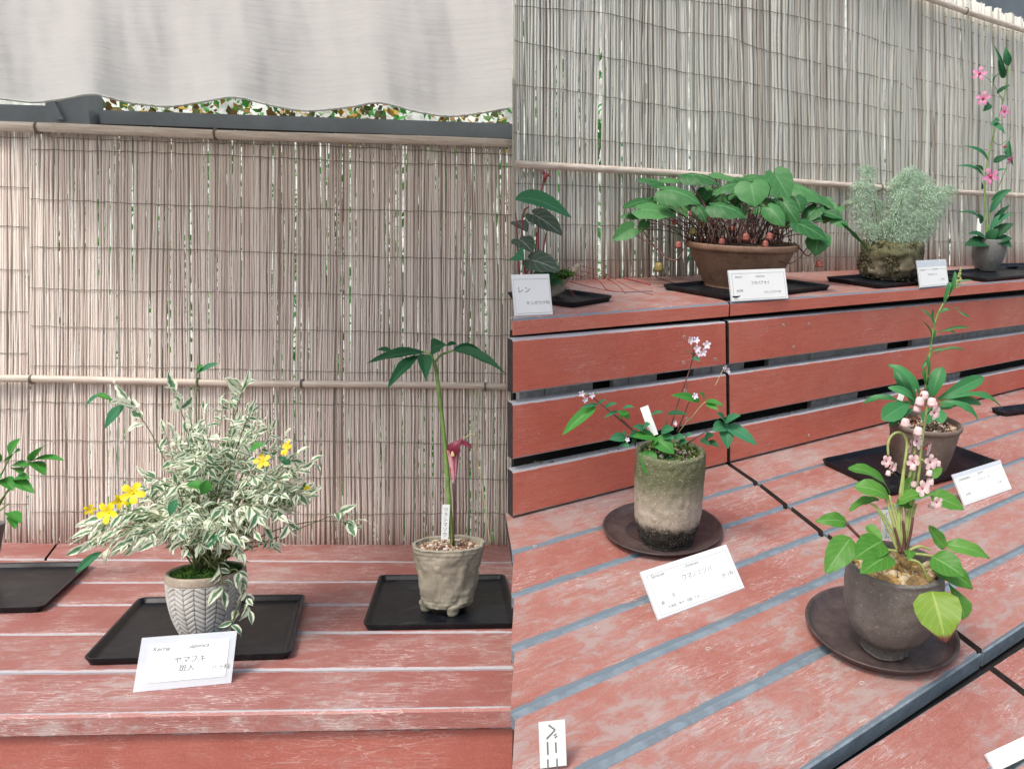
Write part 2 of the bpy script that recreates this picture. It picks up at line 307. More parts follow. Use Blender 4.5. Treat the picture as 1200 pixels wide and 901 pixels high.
class MB:
    def __init__(s): s.v = []; s.f = []; s.uv = []; s.a = []
    def add(s, vs_, fs, uv=None, a=None):
        n = len(s.v); s.v += vs_; s.f += [tuple(i + n for i in f) for f in fs]
        s.uv += uv or [(0, 0)] * len(vs_); s.a += a or [(0, 0, 0)] * len(vs_)
    def tube(s, pts, r0, r1=None, n=6, k=4, a=None, caps=True):
        r1 = r0 if r1 is None else r1; pts = smoothpts([V(p) for p in pts], k); m = len(pts); vs_ = []; prev = None
        for i, p in enumerate(pts):
            t = (pts[min(i + 1, m - 1)] - pts[max(i - 1, 0)])
            t = t.normalized() if t.length > 1e-9 else V((0, 0, 1))
            if prev is None: x = t.orthogonal().normalized()
            else: x = (prev - t * prev.dot(t)); x = x.normalized() if x.length > 1e-6 else t.orthogonal().normalized()
            prev = x; y = t.cross(x); r = r0 + (r1 - r0) * i / (m - 1)
            vs_ += [p + (x * math.cos(q) + y * math.sin(q)) * r for q in [2 * PI * j / n for j in range(n)]]
        fs = [(i * n + j, i * n + (j + 1) % n, (i + 1) * n + (j + 1) % n, (i + 1) * n + j) for i in range(m - 1) for j in range(n)]
        if caps: fs += [tuple(range(n))[::-1], tuple((m - 1) * n + j for j in range(n))]
        s.add(vs_, fs, a=[a] * len(vs_) if a else None)
    def box(s, c, d):
        x, y, z = (q / 2 for q in d); c = V(c)
        s.add([c + V((i * x, j * y, k * z)) for i in (-1, 1) for j in (-1, 1) for k in (-1, 1)], [(0, 1, 3, 2), (4, 6, 7, 5), (0, 4, 5, 1), (2, 3, 7, 6), (0, 2, 6, 4), (1, 5, 7, 3)])
    def to(s, T, name, mat, local=False, uv=False, tone=False, smooth=True, **kw):
        return T.mesh(name, s.v, s.f, mat, local, uvs=s.uv if uv else None, attr={'tone': s.a} if tone else None, smooth=smooth, **kw)
def prism(T, name, mat, c4, up, th, bev=.003, label=None, inset=.012, parent=None, front=1.0, arris=.62):
    """a board: c4 = (front-left, front-right, back-right, back-left) of its face, up = unit normal, th = thickness; rubbed edges"""
    fl, fr, br, bl = [V(c) for c in c4]; W = ((bl - fl).length + (br - fr).length) / 2; rows = [(0, -th, front), (0, -bev, front), (bev, 0, arris), (inset + bev, 0, 0), (W - inset - bev, 0, 0), (W - bev, 0, arris), (W, -bev, 1), (W, -th, 1)]
    n = 9; vs_ = []; ed = []
    for i in range(n):
        u = i / (n - 1); a = fl.lerp(fr, u); b = bl.lerp(br, u); d = (b - a) / W
        for (q, z, e) in rows: vs_.append(a + d * q + up * z); ed.append(float(e if 0 < i < n - 1 else max(e, .0)))
    k = len(rows); fs = [(i * k + j, (i + 1) * k + j, (i + 1) * k + (j + 1) % k, i * k + (j + 1) % k) for i in range(n - 1) for j in range(k)] + [tuple(range(k)), tuple((n - 1) * k + j for j in range(k))[::-1]]
    return T.mesh(name, vs_, fs, mat, attr={'edge': ed}, label=label, parent=parent, mats=[mat, M['endgrain']], midx=[0] * (len(fs) - 2) + [1, 1])
def on(l, x):
    (x0, y0), (x1, y1) = l; return (x, y0 + (y1 - y0) * (x - x0) / (x1 - x0))
SEAM = 601

def lathe(T, name, prof, mat, at=V((0, 0, 0)), seg=64, disp=None, ov=(1, 1), parent=None, attrf=None, label=None, sub=6):
    pts = smoothpts([V((r, 0, z)) for r, z in prof], sub) if sub > 1 else [V((r, 0, z)) for r, z in prof]; vs_ = []; av = []
    for p in pts:
        for j in range(seg):
            th = 2 * PI * j / seg; r = max(p.x, 0); d = disp(th, p.z, r) if disp and r > 1e-4 else 0; g = 0
            if isinstance(d, tuple): d, g = d
            vs_.append(at + V(((r + d) * math.cos(th) * ov[0], (r + d) * math.sin(th) * ov[1], p.z))); av.append(float(g))
    m = len(pts); fs = [(i * seg + j, i * seg + (j + 1) % seg, (i + 1) * seg + (j + 1) % seg, (i + 1) * seg + j) for i in range(m - 1) for j in range(seg)]
    return T.mesh(name, vs_, fs, mat, local=True, parent=parent, smooth=True, attr={'groove': av}, label=label)

# leaf meshes: length 1 on y, width 1 on x, chord from (0,0,0) to (0,1,0)
def mk_leaf(name, mat, out, mid=None, arch=.12, fold=.12, wav=0, teeth=0, nc=3, curl=0):
    n = len(out); mid = mid or [o[1] for o in out]; tt = []; K = 2
    for i in range(n - 1):
        for k in range(K): u = k / K; tt.append((out[i][0] * (1 - u) + out[i + 1][0] * u, out[i][1] * (1 - u) + out[i + 1][1] * u, mid[i] * (1 - u) + mid[i + 1] * u))
    tt.append((*out[-1], mid[-1])); vs_ = []; uv = []
    for i, (x, y, m) in enumerate(tt):
        tx = x * (1 + (teeth if i % 2 else -teeth)) if 0 < i < len(tt) - 1 else x
        for c in range(-nc, nc + 1):
            s = c / nc; X = tx * s; Y = m + (y - m) * abs(s); v = max(0, min(1, Y))
            Z = arch * 4 * v * (1 - v) + fold * abs(X) + wav * math.sin(Y * 15 + s * 2) * abs(s) - curl * (2 * X) ** 2
            vs_.append(V((X, Y, Z))); uv.append((.5 + s * .5, i / (len(tt) - 1)))
    w_ = 2 * nc + 1; fs = [(i * w_ + j, i * w_ + j + 1, (i + 1) * w_ + j + 1, (i + 1) * w_ + j) for i in range(len(tt) - 1) for j in range(w_ - 1)]
    return mesh(name, vs_, fs, mat, uvs=uv, smooth=True)
LANCE = [(0, 0), (.22, .08), (.44, .24), (.5, .42), (.38, .64), (.18, .84), (.05, .95), (0, 1)]
OVATE = [(0, 0), (.30, .06), (.48, .22), (.5, .42), (.42, .62), (.25, .82), (.09, .95), (0, 1)]
OBOV = [(.04, 0), (.08, .12), (.2, .28), (.4, .5), (.5, .7), (.42, .86), (.2, .97), (0, 1)]
STRAP = [(.1, 0), (.2, .15), (.38, .38), (.5, .62), (.42, .82), (.2, .95), (0, 1)]
HEART = [(0, .12), (.12, -.04), (.32, -.03), (.48, .16), (.5, .4), (.38, .68), (.16, .9), (0, 1)]
HMID = [.12, .14, .18, .26, .42, .68, .89, 1]
def leafmat_mesh(T, me, a, b, wid, nrm=None, jit=.35, name='leaf', parent=None, mb=None, flat=None, label=None):
    D = T.D; a = V(a); b = V(b); y = b - a; L = y.length
    if nrm is None:
        view = -(a.normalized()); nrm = view * .75 + V((0, 0, .65)) + V((rnd.uniform(-jit, jit), rnd.uniform(-jit, jit), rnd.uniform(-jit, jit)))
    yn = y.normalized(); z = nrm - yn * nrm.dot(yn)
    z = z.normalized() if z.length > 1e-4 else yn.orthogonal().normalized(); x = yn.cross(z)
    Mx = Matrix(((x.x * wid, y.x, z.x * (L + wid) / 2, a.x), (x.y * wid, y.y, z.y * (L + wid) / 2, a.y), (x.z * wid, y.z, z.z * (L + wid) / 2, a.z), (0, 0, 0, 1)))
    Mx = T.L @ Mx
    if mb is not None:
        ul = me.uv_layers[0].data; uvv = [(0, 0)] * len(me.vertices)
        for l in me.loops: uvv[l.vertex_index] = tuple(ul[l.index].uv)
        mb.add([Mx @ v.co for v in me.vertices], [tuple(p.vertices) for p in me.polygons], uv=uvv); return None
    return T.part(name, me, parent, Mx, label)
def at(T, D0):   # pixel + distance offset -> point of the display
    return lambda px, py, dz=0: T.D.w(px, py, D0 + dz)
ICO = None
def ico():
    global ICO
    if ICO is None:
        g = (1 + 5 ** .5) / 2; v = [V(p).normalized() for p in [(-1, g, 0), (1, g, 0), (-1, -g, 0), (1, -g, 0), (0, -1, g), (0, 1, g), (0, -1, -g), (0, 1, -g), (g, 0, -1), (g, 0, 1), (-g, 0, -1), (-g, 0, 1)]]
        f = [(0, 11, 5), (0, 5, 1), (0, 1, 7), (0, 7, 10), (0, 10, 11), (1, 5, 9), (5, 11, 4), (11, 10, 2), (10, 7, 6), (7, 1, 8), (3, 9, 4), (3, 4, 2), (3, 2, 6), (3, 6, 8), (3, 8, 9), (4, 9, 5), (2, 4, 11), (6, 2, 10), (8, 6, 7), (9, 8, 1)]
        ICO = (v, f)
    return ICO
def stones(T, R, z, n, s0, s1, mat, name='gravel', dome=.2, ov=(1, 1), at0=V((0, 0, 0))):
    mb = MB(); v, f = ico()
    for _ in range(n):
        r = R * math.sqrt(rnd.random()); th = rnd.uniform(0, 2 * PI); s = rnd.uniform(s0, s1) * (1 if rnd.random() > .06 else 1.7); q = Matrix.Rotation(rnd.uniform(0, 6), 3, V((rnd.random(), rnd.random(), rnd.random() + .1)))
        c = at0 + V((r * math.cos(th) * ov[0], r * math.sin(th) * ov[1], z + dome * R * .3 * (1 - (r / R) ** 2) + rnd.uniform(-.3, .4) * s)); e = V((rnd.uniform(.7, 1.2), rnd.uniform(.7, 1.2), rnd.uniform(.5, .9)))
        mb.add([c + q @ V((p.x * e.x, p.y * e.y, p.z * e.z)) * s * rnd.uniform(.85, 1.1) for p in v], f)
    return mb.to(T, name, mat, local=True, kind='stuff', smooth=True)
def mosspad(T, R, z, n, mat, dome=.012, name='moss', ov=(1, 1), at0=V((0, 0, 0)), hgt=.004):
    mb = MB()
    for _ in range(n):
        r = R * math.sqrt(rnd.random()); th = rnd.uniform(0, 2 * PI); c = at0 + V((r * math.cos(th) * ov[0], r * math.sin(th) * ov[1], z + dome * (1 - (r / R) ** 2) + .003 * mn.noise(V((r * math.cos(th), r * math.sin(th), 0)) * 90)))
        a = rnd.uniform(0, PI); s = rnd.uniform(.5, 1.2) * hgt; d = V((math.cos(a), math.sin(a), 0)) * s * .4; t_ = V((rnd.uniform(-.5, .5), rnd.uniform(-.5, .5), 1)) * s
        mb.add([c - d, c + d, c + d * .5 + t_, c - d * .5 + t_ * 1.15], [(0, 1, 2, 3)])
    return mb.to(T, name, mat, local=True, kind='stuff', smooth=False)
FONTS = {}
def lettering(T, parent, txt, org, ux, uy, size, mat=None, shear=0, align='LEFT', name='lettering', vertical=False):
    """flat print lying on a card: org = baseline start, ux / uy = unit directions of the card"""
    cu = bpy.data.curves.new('t', 'FONT'); cu.body = txt; cu.size = 1; cu.shear = shear; cu.align_x = align
    if vertical: cu.body = '\n'.join(txt); cu.space_line = .85
    o = link(bpy.data.objects.new('t', cu)); bpy.context.view_layer.update()
    me = bpy.data.meshes.new_from_object(o.evaluated_get(bpy.context.evaluated_depsgraph_get())); bpy.data.objects.remove(o); bpy.data.curves.remove(cu)
    me.name = 'lettering'; nz = ux.cross(uy); me.materials.clear(); me.materials.append(mat or M['ink'])
    Mx = Matrix(((ux.x * size, uy.x * size, nz.x, org.x), (ux.y * size, uy.y * size, nz.y, org.y), (ux.z * size, uy.z * size, nz.z, org.z), (0, 0, 0, 1)))
    return T.part(name, me, parent, T.L @ Mx)

# ------------------------------------------------------------------ ground and what lies behind
def structure(name, me, kind='structure'):
    o = link(bpy.data.objects.new(name, me)); o['kind'] = kind; return o
gm = plain('gravel ground', (.30, .29, .27), .95, .35, 25, .6)
structure('ground', mesh('ground', [(-60, -20, 0), (60, -20, 0), (60, 120, 0), (-60, 120, 0)], [(0, 1, 2, 3)], gm))

# ------------------------------------------------------------------ display A: long bench
LA = [((18, 638), (594, 640)), ((110, 656), (594, 659)), ((110, 682.5), (594, 681)), ((150, 708.5), (594, 708)), ((18, 743), (594, 740)), ((18, 787), (594, 782)), ((18, 838), (594, 829))]
ZA = -A.H; UP = V((0, 0, 1))
XL = -70
bA = Thing(A, 'display_bench', 'long terracotta painted plank bench carrying the variegated shrub, in front of the pale reed screen', 'bench', (0, 0, ZA) if False else (-.4, 1.2, ZA))
gA = .0032
def edgeA(i, x): return A.h(*on(LA[i], x))
JA = [A.h(60, 643), A.h(47, 657)]      # end joint of the back board at the far left
backrow = [edgeA(0, XL) + V((0, .15, 0)), edgeA(0, SEAM) + V((0, .15, 0))]
for i in range(6):
    f0, f1, k0, k1 = edgeA(i + 1, XL), edgeA(i + 1, SEAM), edgeA(i, XL), edgeA(i, SEAM)
    g = V((0, gA, 0)); dz = V((0, 0, rnd.uniform(-.0008, .0008)))
    if i == 0:   # two planks end to end: joint seen left of the shrub
        k0 = k0 + V((0, .05, 0)); k1 = k1 + V((0, .05, 0)); ja, jb = JA[1], JA[0] + (JA[0] - JA[1]) * .9
        jb = V((jb.x, k0.y, jb.z)); jf = V((ja.x, f0.y, ja.z)); e = V((.0025, 0, 0))
        prism(bA, 'board', M['boardA'], [f0 + g, jf + g - e, jb - e, k0], UP, .022); prism(bA, 'board', M['boardA'], [jf + g + e, f1 + g, k1, jb + e], UP, .022)
    else: prism(bA, 'board', M['boardA'], [f0 + (g if i < 5 else V()), f1 + (g if i < 5 else V()), k1 - g, k0 - g], UP, .022 if i < 5 else .024, bev=.003 if i < 5 else .004, inset=.012 if i < 5 else .009, front=1.0 if i < 5 else .05, arris=.62 if i < 5 else .85)
for i in range(1, 6):
    mb = MB(); a, b = edgeA(i, XL), edgeA(i, SEAM); mb.add([a + V((0, -.02, -.0045)), b + V((0, -.02, -.0045)), b + V((0, .02, -.0045)), a + V((0, .02, -.0045)), a + V((0, -.02, -.012)), b + V((0, -.02, -.012)), b + V((0, .02, -.012)), a + V((0, .02, -.012))], [(0, 1, 2, 3), (4, 7, 6, 5), (0, 4, 5, 1), (1, 5, 6, 2), (2, 6, 7, 3), (3, 7, 4, 0)])
    # tucked between the planks: width of the gap only
    for q in range(8): mb.v[q] = V((mb.v[q].x, (a.y if q in (0, 3, 4, 7) else b.y) + (-gA if q in (0, 1, 4, 5) else gA) * .98, mb.v[q].z))
    mb.to(bA, 'joint_strip', M['battenA'], smooth=False)
f0, f1 = edgeA(6, XL), edgeA(6, SEAM); nF = V((0, -1, 0))
FP = V((0, f0.y + .008, 0)); fa = lambda x, y: A.pl(x, y, FP, V((0, 1, 0)))
tl, tr = fa(*on(((18, 859), (594, 850)), XL)), fa(*on(((18, 859), (594, 850)), SEAM)); dn = V((0, 0, -.11))
prism(bA, 'front_board', M['riserA'], [tl + dn, tr + dn, tr, tl], nF, .02, bev=.004)
mb = MB(); mb.box(((f0.x + f1.x) / 2 - .01, f0.y + .05, ZA - .034), (abs(f1.x - f0.x) * .96, .05, .018)); mb.to(bA, 'rail', M['battenlight'], smooth=False)
prism(bA, 'front_board', M['riserA'], [tl + dn * 2.1, tr + dn * 2.1, tr + dn * 1.06, tl + dn * 1.06], nF, .02, bev=.004)
for x in (-.95, -.45): mb = MB(); mb.box((x, 1.15, ZA - .42), (.07, .07, .78)); mb.to(bA, 'leg', M['steel'], smooth=False)

# ------------------------------------------------------------------ reed screens
def reed_screen(D, label, P, n, xl, xr, tops, bots, mat, threads, pitch, lean=.35, zback=.006, seed=1, tpx=None, gapp=.02, tr=.00075, rs=.98, toff=.0055):
    """P = a point of the screen's plane, n = its normal; xl/xr = picture columns where it starts and ends; tops/bots = its upper and lower lines"""
    r = random.Random(seed); at_ = lambda x, y: D.pl(x, y, P, n); T = Thing(D, 'reed_screen', label, 'reed screen', at_((xl + xr) / 2, bots[0][1]), group='reed screens behind the benches')
    mb = MB(); x = xl
    while x < xr:
        w_ = pitch * r.uniform(.75, 1.3)
        for lay in (0, 1):
            if lay == 0 and mn.noise(V((x * .045, seed * 7.1, 0))) > .3 and r.random() < .12: continue
            if r.random() < (gapp if lay == 0 else .05): continue
            xx = x + (r.uniform(-.5, .5) + lay * .5) * pitch; ln = r.gauss(0, lean) * (2.2 if lay else 1); jt = r.uniform(-3, 1.5); pts = []
            t0 = on(tops, xx)[1] + jt; b0 = on(bots, xx)[1]; bend = r.gauss(0, .5)
            for k in range(10):
                u = k / 9; p = at_(xx + ln * 4 * (u - .5) + bend * math.sin(u * PI * r.uniform(.8, 1.5)) + (mn.noise(V((x * .02, u * 2, seed))) * 3.5 if not lay else 0) + r.gauss(0, .42), t0 + (b0 + 6 - t0) * u)
                pts.append(p + n * (-.002 if lay == 0 else zback) * (1 if n.y > 0 else -1) + n * r.uniform(-.0015, .0015))
            m_px = (at_(xx + 1, 300) - at_(xx, 300)).length
            mb.tube(pts, w_ * .5 * m_px * rs, w_ * .46 * m_px * rs, n=5, k=1, a=(r.random(), r.random(), r.random()), caps=True)
        x += pitch * .98
    mb.to(T, 'reeds', mat, tone=True, kind='stuff')
    for th in threads:
        pts = [];  th = [q for q in th]
        for (a, b) in zip(th[:-1], th[1:]):
            k = max(2, int((b[0] - a[0]) / 7))
            for j in range(k): u = j / k; pts.append(at_(a[0] + (b[0] - a[0]) * u, a[1] + (b[1] - a[1]) * u + (r.uniform(-.7, .7))) - n * (toff + r.uniform(0, .001)) * (1 if n.y > 0 else -1))
        pts.append(at_(*th[-1]) - n * toff); m_ = MB(); m_.tube(pts, tr, n=4, k=1); m_.to(T, 'binding_thread', M['wire'])
    return T
def pole(D, label, P, n, a, b, wpx, nodes, ties, off=.016):
    at_ = lambda x, y: D.pl(x, y, P, n) - n * off; pa, pb = at_(*a), at_(*b); d = pb - pa; r = (at_(a[0], a[1] + wpx) - at_(*a)).length / 2
    T = Thing(D, 'bamboo_pole', label, 'bamboo pole', pa, group='bamboo poles tied across the reed screens'); mb = MB(); ns = sorted(nodes); m = 60; vs_ = []; x = d.normalized().orthogonal().normalized(); y = d.normalized().cross(x); us = [i / m for i in range(m + 1)]
    for q in ns: us += [q - .0025, q, q + .0025]
    us.sort(); seg = 14
    for u in us:
        k = 1 + (.07 if any(abs(u - q) < 1e-6 for q in ns) else 0); c = pa + d * u + V((0, 0, 1)) * .0015 * math.sin(u * 9)
        vs_ += [c + (x * math.cos(t) + y * math.sin(t)) * r * k * (1 - .08 * u) for t in [2 * PI * j / seg for j in range(seg)]]
    fs = [(i * seg + j, i * seg + (j + 1) % seg, (i + 1) * seg + (j + 1) % seg, (i + 1) * seg + j) for i in range(len(us) - 1) for j in range(seg)] + [tuple(range(seg))[::-1], tuple((len(us) - 1) * seg + j for j in range(seg))]
    T.mesh('cane', vs_, fs, M['bamboo'], smooth=True)
    for q in ties:
        m_ = MB(); c = pa + d * q
        for s in (-.0012, .0012): m_.tube([c + d.normalized() * s + (x * math.cos(t) + y * math.sin(t)) * (r + .0012) for t in [2 * PI * j / 12 for j in range(13)]], .0011, n=4, k=1)
        m_.tube([c - n * r * 1.1 + V((0, 0, -r)), c - n * r * 1.2 + V((.004, 0, -r - .012))], .0009, n=4, k=1); m_.to(T, 'tie', M['wire'])
    return T
PA = V((0, A.h(300, 639).y + .012, 0)); nA = V((0, 1, 0))
topA, botA = ((18, 147), (594, 168)), ((18, 640), (594, 642))
ths = [178, 237, 291, 339, 383, 430, 471, 515, 558, 600]
def thA(y, x0, x1):
    sl = .038 * (1 - (y - 155) / 480); return [(x, y + sl * (x - 100) + 1.2 * math.sin(x * .013 + y)) for x in range(int(x0), int(x1), 60)] + [(x1, y + sl * (x1 - 100))]
reed_screen(A, 'wide pale reed screen behind the variegated shrub, bound with rows of thread', PA, nA, 38, SEAM - 1, topA, botA, M['reedA'], [thA(y, 38, SEAM) for y in ths] + [thA(163, 60, SEAM)], 2.35, seed=3)
reed_screen(A, 'narrow strip of reed screen at the far left edge, with uneven thread rows', PA + V((0, .006, 0)), nA, -70, 36.5, topA, botA, M['reedA'], [thA(y, -70, 36) for y in (165, 223, 269, 319, 367, 415, 480, 540, 590)], 2.4, seed=4)
pole(A, 'thick bamboo pole along the very top of the left reed screen', PA, nA, on(((18, 152), (594, 171)), -70), on(((18, 152), (594, 171)), SEAM), 11.5, (.05, .2, .36, .52, .68, .83, .95), (.17, .47))
pole(A, 'slim bamboo pole crossing the left reed screen behind the variegated shrub', PA, nA, on(((18, 444), (594, 453)), -70), on(((18, 444), (594, 453)), SEAM), 9, (.1, .30, .49, .63, .82), (.16, .44, .62, .95))

# ------------------------------------------------------------------ display B: stepped bench
ZB = -B.H; seam = SEAM; XR = 1270
LB = {'rbot': ((640, 598), (1185, 460)), 'z1': ((640, 636), (1184, 482)), 'z2': ((608, 695), (1184, 508)), 'z3': ((608, 757), (1184, 543)), 'z4': ((608, 833), (1184, 585)), 'z5': ((730, 880), (1184, 650)), 'zf': ((1053, 826), (1184, 740))}
JT = ((850, 538), (1148, 762))     # end joint across the lower planks
def isect(l, m):
    (x1, y1), (x2, y2) = l; (x3, y3), (x4, y4) = m; d = (x1 - x2) * (y3 - y4) - (y1 - y2) * (x3 - x4)
    a = x1 * y2 - y1 * x2; b = x3 * y4 - y3 * x4; return ((a * (x3 - x4) - (x1 - x2) * b) / d, (a * (y3 - y4) - (y1 - y2) * b) / d)
bB = Thing(B, 'stepped_display_bench', 'red painted stepped bench with plank top, three-board riser and upper shelf', 'bench', B.h(850, 600))
rp = B.h(*on(LB['rbot'], 640)); rq = B.h(*on(LB['rbot'], 1184)); rdir = (rq - rp).normalized(); rn = V((-rdir.y, rdir.x, 0)).normalized()     # rn points away from the viewer
def rz(x, y): return B.pl(x, y, rp, rn)
order = ['rbot', 'z1', 'z2', 'z3', 'z4', 'z5', 'zf']; gpx = {'z1': .0035, 'z2': .0045, 'z3': .005, 'z4': .006, 'z5': .006}
for a, b in zip(order[:-1], order[1:]):
    j1 = isect(LB[a], JT); j2 = isect(LB[b], JT); P_ = lambda l, x: B.h(*on(LB[l], x))
    fj, kj = B.h(*j2), B.h(*j1); ga = rn * gpx.get(a, -.03); gb = rn * (gpx[b] if b in gpx else 0); e = rdir * .0058
    sh_l = rn * rnd.uniform(-.0025, .0015)
    prism(bB, 'board', M['boardB'], [P_(b, seam) + gb, fj + gb - e, kj - ga - e, P_(a, seam) - ga], UP, .024, bev=.004, inset=.010)
    prism(bB, 'board', M['boardB'], [fj + gb + e, P_(b, XR) + gb, P_(a, XR) - ga, kj - ga + e], UP, .024 if b != 'zf' else .022, bev=.004, inset=.010)
for b in order[1:-1]:
    g = rn * gpx[b] * .97
    for (x0, x1) in ((seam, isect(LB[b], JT)[0] - 3.5), (isect(LB[b], JT)[0] + 3, XR)):
        p, q = B.h(*on(LB[b], x0)), B.h(*on(LB[b], x1)); mb = MB(); t = V((0, 0, -.004)); u = V((0, 0, -.02)); mb.add([p - g + t, q - g + t, q + g + t, p + g + t, p - g + u, q - g + u, q + g + u, p + g + u], [(0, 1, 2, 3), (4, 7, 6, 5), (0, 4, 5, 1), (1, 5, 6, 2), (2, 6, 7, 3), (3, 7, 4, 0)])
        mb.to(bB, 'joint_strip', M['batten'], smooth=False)
# blue-grey front edging under the last plank
fj = isect(LB['zf'], JT)
for (x0, x1) in ((930, fj[0] - 1.5), (fj[0] + 1.5, XR)):
    p, q = B.h(*on(LB['zf'], x0)), B.h(*on(LB['zf'], x1)); d = rn * .0035
    vs_ = [p - d + V((0, 0, -.001)), q - d + V((0, 0, -.001)), q + d * .0 + V((0, 0, -.001)), p + V((0, 0, -.001))]; lo = V((0, 0, -.021)); vs_ += [v + lo for v in vs_]
    bB.mesh('edging', vs_, [(0, 1, 2, 3), (4, 7, 6, 5), (0, 4, 5, 1), (1, 5, 6, 2), (2, 6, 7, 3), (3, 7, 4, 0)], M['batten'])
# added near-black bars: painted shade under the plank joints and the front gap
for (p, q) in ((B.h(*JT[0]), B.h(*JT[1])), (B.h(*on(LB['zf'], 900)) - rn * .006, B.h(*on(LB['zf'], XR)) - rn * .006)):
    d = (q - p).normalized(); s_d = V((-d.y, d.x, 0)) * .022; z0, z2_ = V((0, 0, -.03)), V((0, 0, -.07)); p = p - d * .0; q = q - d * .01
    bB.mesh('gap_shade_bar', [p - s_d + z0, q - s_d + z0, q + s_d + z0, p + s_d + z0, p - s_d + z2_, q - s_d + z2_, q + s_d + z2_, p + s_d + z2_], [(0, 1, 2, 3), (4, 7, 6, 5), (0, 4, 5, 1), (1, 5, 6, 2), (2, 6, 7, 3), (3, 7, 4, 0)], M['dark'])
# riser boards
RL = [(((608, 398), (1185, 348)), ((640, 456), (1185, 383))), (((640, 468), (1185, 392)), ((640, 531), (1185, 424))), (((640, 545), (1185, 434)), ((640, 596), (1185, 458)))]
RJ = ((852, 375), (854, 546)); fr = -rn
for top, bot in RL:
    jt, jb = isect(top, RJ), isect(bot, RJ); e = rdir * .0046
    for (x0, x1, s0, s1) in ((seam, None, 0, -1), (None, XR, 1, 0)):
        a = rz(*on(bot, x0)) if x0 else rz(*jb) + e; b = rz(*on(bot, x1)) if x1 else rz(*jb) - e
        c = rz(*on(top, x1)) if x1 else rz(*jt) - e; d = rz(*on(top, x0)) if x0 else rz(*jt) + e
        prism(bB, 'riser_board', M['riser'], [a, b, c, d], fr, .02, bev=.003, inset=.004)
# battens seen through the riser gaps, and the dark space behind
for (y0, y1, segs) in ((462, 387.5, ((608, 695), (718, 770), (812, 872), (900, 1040), (1068, 1240))), (537, 429, ((950, 1005), (1100, 1125)))):
    l = ((640, y0), (1185, y1))
    for (x0, x1) in segs:
        cuts = [x0] + [x0 + (x1 - x0) * f for f in ((.35,) if x1 - x0 > 45 else ())] + [x1]
        for u, v in zip(cuts[:-1], cuts[1:]):
            p = B.pl(*on(l, u + .5), rp + rn * .032, rn); q = B.pl(*on(l, v - .5), rp + rn * .032, rn); z = V((0, 0, .012)); d = rn * .012
            bB.mesh('batten', [p - z, q - z, q + z, p + z, p - z + d, q - z + d, q + z + d, p + z + d], [(0, 1, 2, 3), (4, 7, 6, 5), (0, 4, 5, 1), (1, 5, 6, 2), (2, 6, 7, 3), (3, 7, 4, 0)], M['battenlight'])
# screws: two rings of heads per board end
SCR = [(802, 395), (801, 425), (803, 458), (805, 491), (808, 553), (918, 381), (930, 407), (838, 421), (948, 380), (948, 510), (1064, 344), (1160, 355), (1185, 420)]
for (x, y) in SCR:
    if y > 540: continue
    c = rz(x, y) - rn * .0004; mb = MB(); a_, b_ = rdir, UP; ring = [c + (a_ * math.cos(t) + b_ * math.sin(t)) * .0030 for t in [2 * PI * j / 12 for j in range(13)]]; mb.tube(ring, .0008, n=4, k=1, caps=False); mb.to(bB, 'screw', M['screw'])
for (x, y) in ((627, 640), (938, 675), (1148, 691), (1024, 609), (700, 735), (830, 760), (1010, 800)):
    c = B.h(x, y) + V((0, 0, .0004)); mb = MB(); mb.tube([c + V((math.cos(t), math.sin(t), 0)) * .0030 for t in [2 * PI * j / 12 for j in range(13)]], .0007, n=4, k=1, caps=False); mb.to(bB, 'screw', M['screw'])
# upper shelf
sU, sL_, sK = ((608, 373), (1185, 329)), ((608, 390), (1185, 343)), ((640, 330), (1185, 310.5))
z1 = (rz(*on(sU, 700)).z + rz(*on(sU, 1100)).z) / 2; SP = V((0, 0, z1)); sh = lambda x, y: B.pl(x, y, SP, UP)
thS = abs(rz(*on(sU, 900)).z - rz(*on(sL_, 900)).z)
A0, A1, K0, K1 = sh(*on(sU, seam)), sh(*on(sU, XR)), sh(*on(sK, seam)), sh(*on(sK, XR))
jx = lambda y0, x0: sh(x0, y0)
JF, JK = sh(*on(sU, 855)), sh(*on(sU, 855)) + (K0 - A0)
JK = sh(770, on(sK, 770)[1]) ; JF2 = sh(*on(sU, 855)); midl = lambda a, b, f: a.lerp(b, f)
for (f0, f1) in ((0, .47), (.478, 1.12)):
    for (p0, q0, p1, q1, dx) in ((A0, K0, JF2, JK, (0, -1)), (JF2, JK, A1, K1, (1, 0))):
        e = rdir * .0025
        a = midl(p0, q0, f0) + e * dx[0]; b = midl(p1, q1, f0) + e * dx[1]; c = midl(p1, q1, f1) + e * dx[1]; d = midl(p0, q0, f1) + e * dx[0]
        fwd = -rn * (.006 if f0 == 0 else 0)
        prism(bB, 'shelf_board', M['boardB'] if f0 else M['boardB'], [a, b, c, d], UP, thS * .96, bev=.004, inset=.008)
# fascia: fresh red paint on the shelf's front face
for (x0, x1) in ((seam, 854), (856.5, XR)):
    p, q = sh(*on(sU, x0)), sh(*on(sU, x1)); h0 = V((0, 0, -.004)); h1 = V((0, 0, -thS)); d = -rn * .002
    bB.mesh('fascia', [p + h1 + d, q + h1 + d, q + h0 + d, p + h0 + d, p + h1 - d, q + h1 - d, q + h0 - d, p + h0 - d], [(0, 1, 2, 3), (4, 7, 6, 5), (0, 4, 5, 1), (1, 5, 6, 2), (2, 6, 7, 3), (3, 7, 4, 0)], M['riser'], attr={'edge': [0.0] * 2 + [.4] * 2 + [0.0] * 4})
